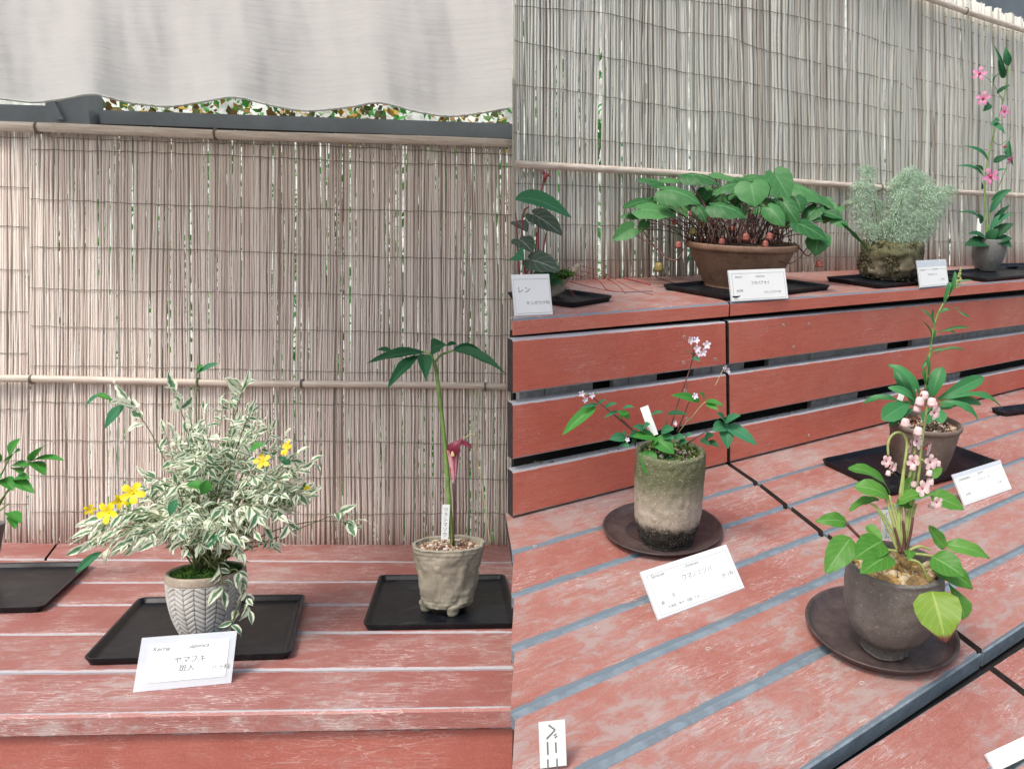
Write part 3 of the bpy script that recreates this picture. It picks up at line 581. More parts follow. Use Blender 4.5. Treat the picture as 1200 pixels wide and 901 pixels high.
# the hollow behind the riser: an added near-black sheet stands in for its shade
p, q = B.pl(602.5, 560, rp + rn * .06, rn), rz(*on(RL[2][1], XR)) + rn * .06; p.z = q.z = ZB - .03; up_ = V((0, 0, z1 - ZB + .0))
bB.mesh('hollow_shade_sheet', [p, q, q + up_, p + up_, p + rn * .01, q + rn * .01, q + up_ + rn * .01, p + up_ + rn * .01], [(0, 1, 2, 3), (4, 7, 6, 5), (0, 4, 5, 1), (1, 5, 6, 2), (2, 6, 7, 3), (3, 7, 4, 0)], M['dark'])
mb = MB()   # dead leaves lying in the gap
for _ in range(150):
    x = rnd.choice((rnd.uniform(610, 760), rnd.uniform(900, 1020), rnd.uniform(1110, 1190), rnd.uniform(790, 900))); c = B.pl(x, on(((640, 539), (1185, 430)), x)[1] + rnd.uniform(0, 5), rp + rn * rnd.uniform(.004, .02), rn); s = .006
    mb.add([c + V((rnd.uniform(-s, s), rnd.uniform(-s, s) * .4, rnd.uniform(-s, s) * .5)) for _ in range(4)], [(0, 1, 2, 3)])
mb.to(bB, 'leaf_litter', m_soil('dead leaf litter', [(.16, .11, .05), (.07, .05, .03), (.25, .2, .1), (.10, .12, .05)]), kind='stuff', smooth=False)
mb = MB(); p = B.h(700, 700); mb.box((p.x, p.y, ZB - .33), (.06, .06, .6)); mb.to(bB, 'leg', M['steel'], smooth=False)
mb = MB(); p = B.h(1250, 600); mb.box((p.x, p.y, ZB - .33), (.06, .06, .6)); mb.to(bB, 'leg', M['steel'], smooth=False)
# next bench, in front, its plank end joint at the right
bC = Thing(B, 'front_bench', 'weathered plank bench end in the bottom right corner, beyond a black gap', 'bench', B.h(1100, 860))
Lc = ((1053, 850), (1184, 766)); Lc2 = ((1053, 985), (1184, 885)); off = V((0, 0, -.003)); j = B.h(1160, on(Lc, 1160)[1]); jd = (B.h(*JT[1]) - B.h(*JT[0])).normalized(); q1 = isect(Lc2, ((1160, on(Lc, 1160)[1]), (1196, on(Lc, 1160)[1] + 27)))
f_ = lambda l, x: B.h(*on(l, x))
e = rdir * .0058; jb = B.h(*q1)
prism(bC, 'board', M['boardB'], [f_(Lc2, 860), jb - e, j - e, f_(Lc, 860)], UP, .024, bev=.004, inset=.010)
prism(bC, 'board', M['boardB'], [jb + e, f_(Lc2, XR + 40), f_(Lc, XR + 40), j + e], UP, .024, bev=.004, inset=.010)
p, q = f_(Lc2, 860) - rn * .01, f_(Lc2, XR + 40) - rn * .01; dd = -rn * .1
prism(bC, 'board', M['boardB'], [p + dd, q + dd, q, p], UP, .024, bev=.004, inset=.010)
mb = MB(); p = B.h(1150, 900); mb.box((p.x, p.y, ZB - .33), (.06, .06, .6)); mb.to(bC, 'leg', M['steel'], smooth=False)

# screens of display B
kp, kq = sh(*on(sK, 640)), sh(*on(sK, 1185)); kd = (kq - kp).normalized(); kn = V((-kd.y, kd.x, 0)); PB = kp + kn * .01
topB, botB = ((925, -90), (1185, 20)), ((640, 330), (1185, 310.5))
TB1 = [[(601, -8), (700, -2), (800, 0), (900, 14), (930, 20), (993, 35), (1035, 51), (1070, 61)], [(601, 8), (700, 15), (725, 20), (795, 38), (850, 44), (900, 61), (992, 83), (1050, 96), (1067, 105)], [(601, 48), (660, 60), (745, 74), (800, 85), (900, 102), (965, 116), (1015, 124), (1062, 134)],
       [(601, 100), (660, 106), (755, 121), (805, 130), (850, 132), (900, 143), (960, 150), (1010, 155), (1060, 166)], [(601, 156), (680, 163), (755, 170), (820, 178), (900, 187), (960, 193), (1005, 193), (1045, 202)], [(601, 215), (680, 218), (760, 222), (850, 230), (960, 238), (1058, 245)], [(601, 262), (700, 264), (850, 268), (1058, 275)], [(601, 304), (700, 305), (1058, 300)]]
TB2 = [[(1078, 18), (1105, 30), (1145, 42), (1200, 52), (1250, 62)], [(1074, 55), (1100, 64), (1150, 78), (1190, 84), (1250, 96)], [(1068, 92), (1100, 99), (1130, 106), (1185, 117), (1250, 128)], [(1067, 127), (1120, 137), (1160, 144), (1185, 147), (1250, 160)], [(1062, 165), (1130, 173), (1185, 180), (1250, 190)], [(1062, 203), (1130, 208), (1250, 214)], [(1060, 245), (1250, 252)], [(1060, 282), (1250, 286)], [(1105, 20), (1140, 28), (1185, 38), (1250, 52)]]
reed_screen(B, 'grey green reed screen behind the heart-leaved plant, thread rows sagging to the right', PB, kn, 602, 1061, topB, botB, M['reedB'], TB1, 2.75, seed=11, lean=.3)
reed_screen(B, 'reed screen panel behind the pink flowers at the right edge', PB + kn * .004, kn, 1063, XR, topB, botB, M['reedB'], TB2, 2.7, seed=12, lean=.6)
pole(B, 'bamboo pole crossing the grey reed screen behind the heart-leaved plant', PB, kn, on(((608, 193), (1165, 228)), seam), on(((608, 193), (1165, 228)), XR), 9.5, (.14, .27, .42, .6, .8), (.28, .51))
pole(B, 'bamboo pole at the top right corner of the right reed screen', PB, kn, on(((1125, 14), (1185, 34)), 930), on(((1125, 14), (1185, 34)), XR), 8.5, (.3, .7), (.5,))

T_r = Thing(B, 'roof_edge', 'blue grey roof edge board in the top right corner above the reed screen', 'roof edge', PB)
f = [B.pl(x, y, PB + kn * .03, kn) for x, y in ((860, -68), (1290, 74), (1290, -60), (860, -200))]; T_r.mesh('board', f + [p + kn * .04 for p in f], [(0, 1, 2, 3), (4, 7, 6, 5), (0, 4, 5, 1), (1, 5, 6, 2), (2, 6, 7, 3), (3, 7, 4, 0)], M['steel'])

# ------------------------------------------------------------------ trays, saucers, cards, tags
def rrect(hx, hy, r, n=4):
    return [V((sx * (hx - r) + r * math.cos(a), sy * (hy - r) + r * math.sin(a), 0)) for (sx, sy, a0) in ((1, 1, 0), (-1, 1, PI / 2), (-1, -1, PI), (1, -1, 1.5 * PI)) for a in [a0 + k * PI / 2 / n for k in range(n + 1)]]
def tray(D, label, fl, fr, br, bl, z, ht=.011, cat='tray', dish=.013, group='black plastic trays'):
    c = [D.h(*p, z + ht) for p in (fl, fr, br, bl)]; ctr = sum(c, V()) / 4; u = ((c[1] - c[0]) + (c[2] - c[3])) / 2; v = ((c[3] - c[0]) + (c[2] - c[1])) / 2
    au, av = math.atan2(u.y, u.x), math.atan2(v.y, v.x) - PI / 2; an = (au * .85 + av * .15); hx, hy = u.length / 2, v.length / 2 * abs(math.cos((av - au))); k = math.tan(av - an) * .6 if D is A else 0
    T = Thing(D, 'tray', label, cat, V((ctr.x, ctr.y, ctr.z - ht)), rz=an, group=group); rings = [(-.010, .0015), (-.009, 0), (-.006, .0), (-.0008, ht - .0022), (0, ht - .002), (0, ht), (-.003, ht), (-.0048, ht - .0015), (-.0095, .004), (-.012, .003), (-.03, .0026)]
    vs_ = []
    for (i, h_) in rings: vs_ += [p + V((0, 0, h_)) for p in rrect(hx + i, hy + i, max(.004, dish + i))]
    vs_ = [V((q.x - k * q.y, q.y, q.z)) for q in vs_]
    n = 20; m = len(rings); fs = [(i * n + j, i * n + (j + 1) % n, (i + 1) * n + (j + 1) % n, (i + 1) * n + j) for i in range(m - 1) for j in range(n)] + [tuple((m - 1) * n + j for j in range(n)), tuple(range(n))[::-1]]
    T.mesh('tray_body', vs_, fs, M['black'], local=True, smooth=False); return T
def saucer(D, label, cx, cy, wpx, z, mat=None, deep=.016, group='round dark saucers'):
    c = D.h(cx, cy, z); r = D.rad(c + V((0, 0, deep)), wpx); T = Thing(D, 'saucer', label, 'saucer', c, group=group)
    lathe(T, 'saucer_body', [(0, .002), (r * .74, .001), (r * .78, .0), (r * .88, .003), (r * .955, deep * .75), (r * .985, deep - .001), (r, deep), (r * .985, deep + .001), (r * .955, deep), (r * .93, deep * .8), (r * .87, .0075), (r * .80, .0055), (r * .5, .0052), (0, .0052)], mat or M['saucer'], sub=3, seg=72); return T, c, r
def card(D, label, bl, br, tly, z, title=(), lean=.32, thick=.0022, band=0, th=None, frame=.06, cat='name card', clr=False, group='plant name cards'):
    """upright card: bl/br bottom corners (picture), tly = (x, y) of its top left corner"""
    a, b = D.h(*bl, z), D.h(*br, z); ux = (b - a).normalized(); n = V((-ux.y, ux.x, 0)); n = n if n.y > 0 else -n; W = (b - a).length
    uy = (UP * math.cos(lean) + n * math.sin(lean)).normalized(); pn = ux.cross(uy); t = D.pl(*tly, a, pn); H = (t - a).dot(uy)
    T = Thing(D, 'name_card', label, cat, a.lerp(b, .5), group=group); nn = pn if pn.dot(a) < 0 else -pn       # nn faces the viewer
    def slab(name, x0, x1, y0, y1, d0, d1, mat): 
        P = lambda x, y, d: a + ux * x + uy * y + nn * d
        return T.mesh(name, [P(x, y, d) for d in (d0, d1) for (x, y) in ((x0, y0), (x1, y0), (x1, y1), (x0, y1))], [(0, 3, 2, 1), (4, 5, 6, 7), (0, 1, 5, 4), (1, 2, 6, 5), (2, 3, 7, 6), (3, 0, 4, 7)], mat)
    fx = W * frame; fy = H * frame
    if clr: slab('holder', 0, W, 0, H, 0, .0012, M['clear']); pp = slab('paper', W * .09, W * .93, H * .14, H * .86, .0014, .0018, M['paper']); d = .0022
    else:
        slab('holder', 0, W, 0, H, -.0016, 0, M['clear']); pp = slab('paper', W * .012, W * .99, H * .02, H * (1 - band), .0002, .0008, M['paper']); d = .0011
        if band: slab('holder_band', 0, W, H * (1 - band), H, .0002, .0012, M['clear'])
        # printed border line
        for (x0, x1, y0, y1) in ((.05, .96, .06, .066), (.05, .96, .88 - band, .886 - band), (.05, .053, .06, .88 - band), (.957, .96, .06, .88 - band)): slab('border_line', W * x0, W * x1, H * y0, H * y1, .0009, .0010, M['ink'])
        slab('foot', 0, W, 0, .0015, -H * .45, -.0016, M['clear'])
    for (txt, x, y, s, shr, al) in title: lettering(T, pp, txt, a + ux * (W * x) + uy * (H * y) + nn * d, ux, uy, H * s, shear=shr, align=al)
    return T
def pot_axes(D, base_px, z, rim_px, rim_w):
    c = D.h(*base_px, z); h = D.height(c, rim_px[1]); r = D.rad(c + V((0, 0, h)), rim_w); return c, h, r

# ---------------- display A
tray(A, 'black tray under the herringbone pot of the variegated shrub', (121, 770), (354, 768), (344, 697), (150, 697), 0)
tray(A, 'black tray under the footed clay pot with the single tall stem', (451, 731), (600, 731), (596, 673), (425, 672), 0)
tray(A, 'black wet tray cut off by the left edge of the picture', (-95, 714), (58, 713), (96, 658), (-50, 658), 0)
KB, KH, KR = pot_axes(A, (241, 743), .004, (241, 667), 96)
kt = Thing(A, 'potted_shrub', 'variegated green and cream shrub with yellow flowers in a pale herringbone pot', 'potted plant', KB)
def herr(th, z, r):
    nrib = 22; q = th / (2 * PI) * nrib; k = math.floor(q); u = q - k; zz = z / KH
    if zz < .04 or zz > .86: return (0, 0)
    d = min(u, 1 - u); g = 1 if d < .06 else 0
    s = (zz * 13 + (u if k % 2 else 1 - u) * 1.25) % 1.0; e = min(s, 1 - s)
    if e < .085: g = max(g, .85)
    return (-.0016 * g + .0004, g)
lathe(kt, 'pot', [(0, 0), (KR * .56, 0), (KR * .60, .003), (KR * .80, KH * .28), (KR * .93, KH * .55), (KR * .985, KH * .80), (KR * .985, KH * .87), (KR * .98, KH * .875)], M['herring'], seg=352, disp=herr, sub=22)
lathe(kt, 'pot_rim', [(KR * .965, KH * .865), (KR * 1.0, KH * .875), (KR * 1.01, KH * .93), (KR * 1.0, KH * .985), (KR * .96, KH), (KR * .90, KH * .985), (KR * .88, KH * .93), (KR * .87, KH * .8)], M['rimtan'], seg=72)
lathe(kt, 'soil', [(0, KH * .93), (KR * .88, KH * .90)], M['soil'], sub=1, seg=40)
mosspad(kt, KR * .89, KH * .93, 6500, M['moss'], dome=.006)
KD = A.dep(KB + V((0, 0, KH))); K = at(kt, KD)
kl = [mk_leaf('leaf_blade', M['l_kerria'], LANCE, arch=a, fold=f, wav=w_, teeth=.05) for a, f, w_ in ((.14, .25, .03), (.22, .15, .05), (.08, .35, .04), (-.1, .3, .05), (.3, .2, .06))]
kg = mk_leaf('leaf_blade', M['l_green'], LANCE, arch=.15, fold=.2, teeth=.06); kbig = mk_leaf('leaf_blade', M['l_blue'], LANCE, arch=.12, fold=.15, teeth=.06)
tw = MB(); kstuff = MB(); nleaf = 0; Kc = KB + V((0, 0, KH))
def krt(): return (rnd.uniform(228, 262), rnd.uniform(655, 668), rnd.uniform(-.03, .03))
def curve(p0, p1, lift, sag=0):
    return [V(p0), V(p0).lerp(V(p1), .35) + V((0, 0, lift)), V(p0).lerp(V(p1), .7) + V((0, 0, lift * .9)), V(p1) - V((0, 0, sag))]
cand = []
def twig(target, r0=.0013, lift=.03, nl=12, start=.3, size=22, root=None, hang=0, ends=True):
    p0 = K(*(root or krt())); p1 = K(*target); pts = smoothpts(curve(p0, p1, lift), 5); tw.tube(pts, r0, r0 * .35, n=5, k=1); m = len(pts)
    for i in range(nl):
        u = start + (1 - start) * (i + rnd.random() * .6) / nl; q = min(u, .999) * (m - 1); k = int(q); p = pts[k].lerp(pts[min(k + 1, m - 1)], q - k); d = (pts[min(k + 1, m - 1)] - pts[k]).normalized()
        sd_ = d.cross(V((rnd.uniform(-.5, .5), rnd.uniform(-.5, .5), 1))).normalized() * (1 if i % 2 else -1)
        dr = (d * rnd.uniform(.2, .9) + sd_ * rnd.uniform(.5, 1.1) + V((rnd.uniform(-.4, .4), rnd.uniform(-.5, .5), rnd.uniform(-.75, .30) - hang))).normalized()
        L = size * rnd.uniform(.6, 1.25) * KD / FPX; cand.append((p, p + dr * L, L * rnd.uniform(.34, .56)))
    if ends: L = size * 1.1 * KD / FPX; cand.append((pts[-1], pts[-1] + (pts[-1] - pts[-2]).normalized() * L, L * .4))
# main crown
for _ in range(84):
    a = rnd.uniform(-.1, PI + .1); q = rnd.uniform(.2, 1) ** .55; tx = 263 + 98 * math.cos(a) * q; ty = 574 - 100 * math.sin(a) * q; twig((tx, ty, rnd.uniform(-.1, .1) * (1.1 - q * .3)), r0=.0010, lift=rnd.uniform(.0, .035), nl=10, start=.48, size=15, hang=.35)
for _ in range(30): twig((rnd.uniform(165, 340), rnd.uniform(570, 640), rnd.uniform(-.12, .02)), r0=.0010, lift=rnd.uniform(.01, .05), nl=10, start=.35, size=16, hang=.3)
for _ in range(26): twig((rnd.uniform(190, 305), rnd.uniform(600, 650), rnd.uniform(-.13, -.05)), r0=.0009, lift=rnd.uniform(.02, .05), nl=9, start=.3, size=15, hang=.3)
for _ in range(17): twig((rnd.uniform(100, 180), rnd.uniform(598, 645), rnd.uniform(-.08, .03)), lift=.035, nl=9, start=.5, size=20, hang=.2)
for _ in range(12): twig((rnd.uniform(335, 372), rnd.uniform(530, 600), rnd.uniform(-.05, .05)), lift=.02, nl=8, start=.5, size=18)
twig((398, 600, 0), lift=.0, nl=6, start=.85, size=22, root=(262, 655, 0)); twig((412, 612, 0), lift=.02, nl=5, start=.88, size=20, root=(262, 655, 0))
twig((285, 455, .01), lift=.01, nl=10, start=.8, size=22); twig((150, 470, 0), lift=.03, nl=6, start=.72, size=24, root=(236, 660, 0)); twig((205, 460, 0), lift=.02, nl=6, start=.8, size=24)
twig((292, 715, -.055), lift=.02, nl=13, start=.35, size=15, root=(270, 668, -.035), hang=.5); twig((266, 745, -.06), lift=.0, nl=8, start=.4, size=15, root=(286, 690, -.055), hang=.4); twig((262, 692, -.05), lift=.015, nl=6, start=.3, size=20, root=(252, 660, -.02), hang=.6)
tw.tube([K(232, 655), K(231, 560, .0), K(230, 480, 0), K(231, 428, 0)], .0016, .0008, n=6)
rnd.shuffle(cand)
cand.sort(key=lambda c: A.dep(c[0]))
for i, (p, q, wd) in enumerate(cand):
    me = kl[i % 5]
    if i < 278: leafmat_mesh(kt, me, p, q, wd, jit=1.5)
    else: leafmat_mesh(kt, me, p, q, wd, jit=1.5, mb=kstuff)
for (a, b, wd, me) in (((99, 480, 0), (118, 462, 0), 10, kbig), ((123, 503, 0), (147, 474, 0), 15, kbig), ((133, 470, 0), (113, 462, 0), 8, kg), ((229, 440, 0), (256, 426, 0), 9, kbig), ((231, 437, 0), (238, 427, 0), 6, kg),
                       ((88, 672, -.05), (120, 646, -.05), 10, kbig), ((236, 580, -.12), (243, 562, -.12), 12, kg), ((199, 605, -.13), (208, 585, -.13), 11, kbig), ((217, 568, -.12), (240, 571, -.12), 12, kg), ((292, 530, -.1), (310, 520, -.1), 10, kg), ((325, 535, -.03), (340, 545, -.03), 10, kbig), ((262, 625, -.12), (244, 642, -.12), 12, kbig), ((150, 597, -.06), (157, 583, -.06), 9, kg)):
    leafmat_mesh(kt, me, K(*b), K(*a), wd * KD / FPX, name='leaf')
kstuff.to(kt, 'leaf_mass', M['l_kerria'], local=True, uv=True, kind='stuff')
tw.to(kt, 'stems', M['twigg'])
def petal(name, mat, w_=.5, notch=0): return mk_leaf(name, mat, [(.08, 0), (w_ * .5, .25), (w_, .6), (w_ * .9, .85), (w_ * .45, 1 - notch), (0, 1)], arch=.15, fold=.1, nc=2)
def flower(T, c, nrm, R, pet, n, core, corer, name='flower', wd=.8, cup=.2, rot=0):
    mb = MB(); nrm = nrm.normalized(); x = nrm.orthogonal().normalized(); y = nrm.cross(x); mb.tube([c - nrm * corer, c, c + nrm * corer], corer, corer * .6, n=7, k=1); f = mb.to(T, name, core)
    for k in range(n):
        a = rot + 2 * PI * k / n + rnd.uniform(-.12, .12); d = (x * math.cos(a) + y * math.sin(a)) + nrm * cup; leafmat_mesh(T, pet, c, c + d * R, R * wd, nrm=nrm, name='petal', parent=f)
    return f
yp, op = petal('petal', M['yellow']), petal('petal', M['orange'])
pxK = KD / FPX
for (x, y, r, nx, p) in ((129, 600, 12, -.2, yp), (156, 578, 12, .3, yp), (141, 587, 8, .8, yp), (308, 541, 9, 0, op), (338, 526, 9, -.9, op), (105, 597, 6, .9, yp), (360, 572, 4, .4, yp)):
    flower(kt, K(x, y, -.10 if x < 350 else -.02), V((nx, -1, rnd.uniform(.1, .7))), r * pxK, p, 5, M['orange'], r * pxK * .18, wd=.62, cup=rnd.uniform(.1, .4), rot=rnd.uniform(0, 1))
card(A, 'laminated name card leaning before the herringbone pot', (156, 811), (271, 800), (156.5, 748), 0, (('Kerria', .13, .72, .115, .3, 'LEFT'), ('japonica', .51, .735, .105, .3, 'LEFT'), ('ヤマブキ', .37, .47, .14, 0, 'LEFT'), ('斑入', .43, .31, .14, 0, 'LEFT'), ('バラ科', .77, .285, .11, 0, 'LEFT')), clr=True, lean=.5)

# footed clay pot with the tall three-parted leaf
AB, AH, AR = pot_axes(A, (525, 707), .012, (528, 636), 87)
ar = Thing(A, 'potted_plant', 'tall single-stemmed plant with dark spreading leaves and a maroon hooded flower, in a footed pot', 'potted plant', AB)
def rough(s, a, seed=0, ring=0): return lambda th, z, r: a * mn.noise(V((math.cos(th) * s, math.sin(th) * s, z * s * 16 + seed))) + a * .4 * mn.noise(V((math.cos(th) * s * 3, math.sin(th) * s * 3, z * s * 50 + seed))) + (ring * math.sin(z * 900 + 2 * math.sin(th)) if ring else 0)
lathe(ar, 'pot', [(0, 0), (AR * .55, .001), (AR * .70, .006), (AR * .74, AH * .2), (AR * .83, AH * .55), (AR * .92, AH * .85), (AR * .97, AH * .97), (AR * .98, AH), (AR * .93, AH * 1.01), (AR * .87, AH * .99), (AR * .82, AH * .85)], M['potA'], seg=128, disp=rough(2.6, .0042, 1, .0003), sub=10)
for a in (1.1, 3.35, 5.1):
    c = V((math.cos(a) * AR * .58, math.sin(a) * AR * .58, 0)); lathe(ar, 'foot', [(0, -.0095), (AR * .10, -.0095), (AR * .15, -.006), (AR * .17, .0), (AR * .2, .008), (0, .012)], M['potA'], at=c, seg=16, disp=rough(2, .001, a), sub=3)
lathe(ar, 'soil', [(0, AH * .93), (AR * .9, AH * .90)], M['soil'], sub=1, seg=40); stones(ar, AR * .84, AH * .93, 620, .0016, .0032, M['gravelred'])
AD = A.dep(AB + V((0, 0, AH))); a_ = at(ar, AD); pxA = AD / FPX
mb = MB(); mb.tube([a_(531, 641), a_(527, 600), a_(523, 540), a_(517, 480), a_(512, 440), a_(509, 424)], .0042, .0028, n=8); mb.to(ar, 'stem', M['stem'])
mb = MB(); mb.tube([a_(509, 426), a_(505, 415), a_(497, 412)], .0024, .0014); mb.tube([a_(509, 426), a_(517, 416), a_(531, 411)], .0024, .0016); mb.tube([a_(497, 412), a_(490, 414), a_(484, 416)], .0015, .001); mb.to(ar, 'petiole', M['stem'])
dl = mk_leaf('leaf_blade', M['l_dark'], LANCE, arch=.12, fold=.25, wav=.015); dl2 = mk_leaf('leaf_blade', M['l_dark'], LANCE, arch=.2, fold=.4)
for (a, b, wd, dz, nr) in (((497, 413), (429, 426), 14, -.03, None), ((462, 414), (441, 411), 7, .01, None), ((490, 417), (453, 457), 15, -.05, None), ((496, 415), (499, 447), 17, -.06, None), ((505, 409), (524, 404), 20, -.03, (.1, -1, .2)), ((515, 412), (505, 401), 14, .0, (0, -1, .5)), ((529, 410), (593, 438), 17, -.02, (-.2, -.6, 1)), ((523, 406), (537, 405), 7, .02, None), ((531, 409), (564, 411), 8, .03, None)):
    leafmat_mesh(ar, dl if wd > 8 else dl2, a_(*a), a_(*b, dz), wd * pxA, nrm=V(nr) if nr else None, jit=.15)
mb = MB(); mb.tube([a_(531, 640, -.006), a_(532, 600, -.006), a_(531, 566, -.006)], .0018, .0018); mb.to(ar, 'flower_stalk', M['stembrown'])
# spathe: a tube flaring upward, then a pointed hood
fb = a_(532, 562, -.01); ft = a_(531, 527, -.01); prof = [(.0, 2.4), (.2, 4), (.5, 5.2), (.8, 6.6), (1, 8.5)]; vs_ = []; seg = 16
for u, r in prof: c = fb.lerp(ft, u); vs_ += [c + V((math.cos(t) * r * pxA, math.sin(t) * r * pxA * .9, 0)) for t in [2 * PI * j / seg for j in range(seg)]]
fs = [(i * seg + j, i * seg + (j + 1) % seg, (i + 1) * seg + (j + 1) % seg, (i + 1) * seg + j) for i in range(4) for j in range(seg)]
m_tube, tt, bb = nmat('pink striped spathe tube'); wv = tt.nodes.new('ShaderNodeTexNoise'); wv.inputs['Scale'].default_value = 60; tt.links.new(coords(tt, (6, 6, .5)), wv.inputs[0]); setc(tt, bb, mix(tt, step(tt, wv.outputs[0], .4, .6), (.58, .34, .34), (.34, .05, .10))); bb.inputs['Roughness'].default_value = .45
fl_ = ar.mesh('spathe', vs_, fs, m_tube, smooth=True)
hood = mk_leaf('spathe_hood', M['spathe'], [(.36, 0), (.48, .12), (.5, .4), (.34, .68), (.12, .9), (0, 1)], arch=.35, fold=-.25)
leafmat_mesh(ar, hood, a_(528, 523, .0), a_(554, 526, -.025), 17 * pxA, nrm=V((.1, -.35, 1)), name='spathe_hood', parent=fl_)
leafmat_mesh(ar, hood, a_(527, 533, -.016), a_(543, 514, -.02), 15 * pxA, nrm=V((-.2, -1, .25)), name='spathe_hood', parent=fl_)
mb = MB(); mb.tube([a_(531, 534, -.02), a_(531, 529, -.022), a_(531.5, 524, -.022)], 2.4 * pxA, 1.9 * pxA, n=8); mb.to(ar, 'spadix', M['cream'])
mb = MB(); mb.tube([a_(545, 513, -.01), a_(552, 509, -.01), a_(557, 512, -.01), a_(560, 540, 0), a_(568, 590, 0), a_(575, 640, 0)], .0011, .0008, n=5); mb.to(ar, 'dry_stalk', M['straw'])
def tag(D, label, dep_, bl, tl, wpx, txt=None, lean=0, size=.8, turned=False, group='white plant tags stuck in the pots'):
    p, q = D.w(*bl, dep_), D.w(*tl, dep_); uy = (q - p).normalized(); ux = uy.cross(p.normalized() * -1).normalized(); ux = ux if ux.x > 0 else -ux; nn = ux.cross(uy); W = wpx * dep_ / FPX; H = (q - p).length
    T = Thing(D, 'plant_tag', label, 'plant tag', p, group=group); r = p + ux * W; t = -nn * .0006
    vs_ = [p, r, r + uy * H, p + uy * H]; vs_ = vs_ + [v + t for v in vs_]; e = T.mesh('tag_body', vs_, [(0, 1, 2, 3), (4, 7, 6, 5), (0, 4, 5, 1), (1, 5, 6, 2), (2, 6, 7, 3), (3, 7, 4, 0)], M['tag'])
    nv = nn if nn.dot(p) < 0 else -nn
    if txt and turned: lettering(T, e, txt, p + uy * (H * .95) + ux * (W * .24) + nv * .0004, -uy, ux, W * .62)
    elif txt:
        s = W * size; st = min(H * .9 / len(txt), s * 1.1)
        for i, ch in enumerate(txt): lettering(T, e, ch, p + ux * (W * (.5 - size * .5)) + uy * (H * .93 - st * (i + .85)) + nv * .0004, ux, uy, s, shear=0)
    return T
tag(A, 'narrow white tag beside the tall stem in the footed pot', AD - .012, (516.5, 632), (518.5, 591), 8.5, 'ウラシマソウ', size=.62)

# cut-off pot at the left edge
LBs, LH, LR = pot_axes(A, (-32, 683), .004, (-28, 616), 78)
lp = Thing(A, 'potted_plant', 'grey pot with a leafy green plant, cut off by the left edge of the picture', 'potted plant', LBs)
lathe(lp, 'pot', [(0, 0), (LR * .6, 0), (LR * .66, .004), (LR * .85, LH * .5), (LR * .98, LH * .9), (LR, LH), (LR * .94, LH * 1.01), (LR * .88, LH * .97), (LR * .84, LH * .85)], M['potDark'], seg=64, disp=rough(1.5, .001, 4)); lathe(lp, 'soil', [(0, LH * .92), (LR * .88, LH * .9)], M['soil'], sub=1, seg=32)
LD = A.dep(LBs + V((0, 0, LH))); l_ = at(lp, LD); pxL = LD / FPX; gl = mk_leaf('leaf_blade', M['l_green'], OVATE, arch=.1, fold=.15, teeth=.03); mb = MB()
for (s, ee) in (((-10, 612), (36, 540)), ((-14, 612), (12, 535)), ((-12, 614), (18, 566)), ((-8, 614), (10, 590)), ((-20, 614), (-20, 550))): mb.tube([l_(*s), l_((s[0] + ee[0]) / 2 - 5, (s[1] + ee[1]) / 2, -.02), l_(*ee, -.03)], .0018, .001)
mb.to(lp, 'stems', M['stem'])
for (a, b, wd) in (((38, 540), (56, 521), 16), ((38, 540), (76, 540), 13), ((38, 541), (52, 557), 15), ((18, 562), (41, 578), 13), ((18, 560), (35, 561), 12), ((12, 535), (24, 514), 15), ((12, 538), (24, 528), 16), ((14, 545), (33, 547), 13), ((16, 548), (25, 556), 12), ((10, 600), (24, 613), 14), ((12, 605), (18, 620), 10), ((-20, 550), (-2, 530), 20), ((-20, 552), (2, 560), 18), ((-20, 550), (-45, 545), 20), ((5, 560), (16, 575), 14)):
    leafmat_mesh(lp, gl, l_(*a, -.03), l_(*b, -.05), wd * pxL, jit=.35)

# canopy of shade cloth above the left screen, beam and post
SD = A.dep(PA + nA * 0)
beam_at = lambda x, y, d: A.w(x, y, d)
ZS = A.dep(A.h(300, 639))
T_ = Thing(A, 'roof_frame', 'grey steel roof beam and post behind the top of the left screen', 'roof frame', A.w(80, 200, ZS + .12))
def bar(T, name, quad, mat, dd):     # quad of picture points at a distance, thickness dd backward
    f = [A.w(x, y, d) for x, y, d in quad]; bk = [p + V((0, dd, 0)) for p in f]; return T.mesh(name, f + bk, [(0, 1, 2, 3), (4, 7, 6, 5), (0, 4, 5, 1), (1, 5, 6, 2), (2, 6, 7, 3), (3, 7, 4, 0)], mat)
d = ZS + .14
bar(T_, 'beam', [(119, 150, d), (SEAM - 1, 166, d), (SEAM - 1, 145, d), (115, 129, d)], M['steel'], .05)
bar(T_, 'beam', [(-80, 142, d), (53, 146, d), (53, 124, d), (-80, 120, d)], M['steel'], .05)
bar(T_, 'post', [(53, 190, d - .02), (111, 190, d - .02), (100, 100, d - .02), (53, 100, d - .02)], M['steel'], .06)
bar(T_, 'brace', [(66, 140, d - .03), (74, 140, d - .03), (63, 118, d - .03), (55, 118, d - .03)], M['steel'], .01)
bar(T_, 'lower_flange', [(113, 152, d - .01), (SEAM - 1, 168, d - .01), (SEAM - 1, 162.5, d - .01), (113, 145, d - .01)], M['dark'], .05)
def edge_y(x):   # scalloped lower edge of the cloth, in the picture
    k = [(-80, 118), (-30, 112), (40, 121), (85, 115), (106, 109), (150, 121), (200, 126), (245, 118), (275, 113), (330, 127), (362, 131), (410, 126), (444, 119), (490, 132), (527, 137.5), (570, 132), (600, 126)]
    for (a, ya), (b, yb) in zip(k[:-1], k[1:]):
        if a <= x <= b: u = (x - a) / (b - a); u = u * u * (3 - 2 * u) if False else u; return ya + (yb - ya) * u
    return k[-1][1]
def sm(x): return sum(edge_y(max(-80, min(600, x + o))) for o in (-12, -6, 0, 6, 12)) / 5
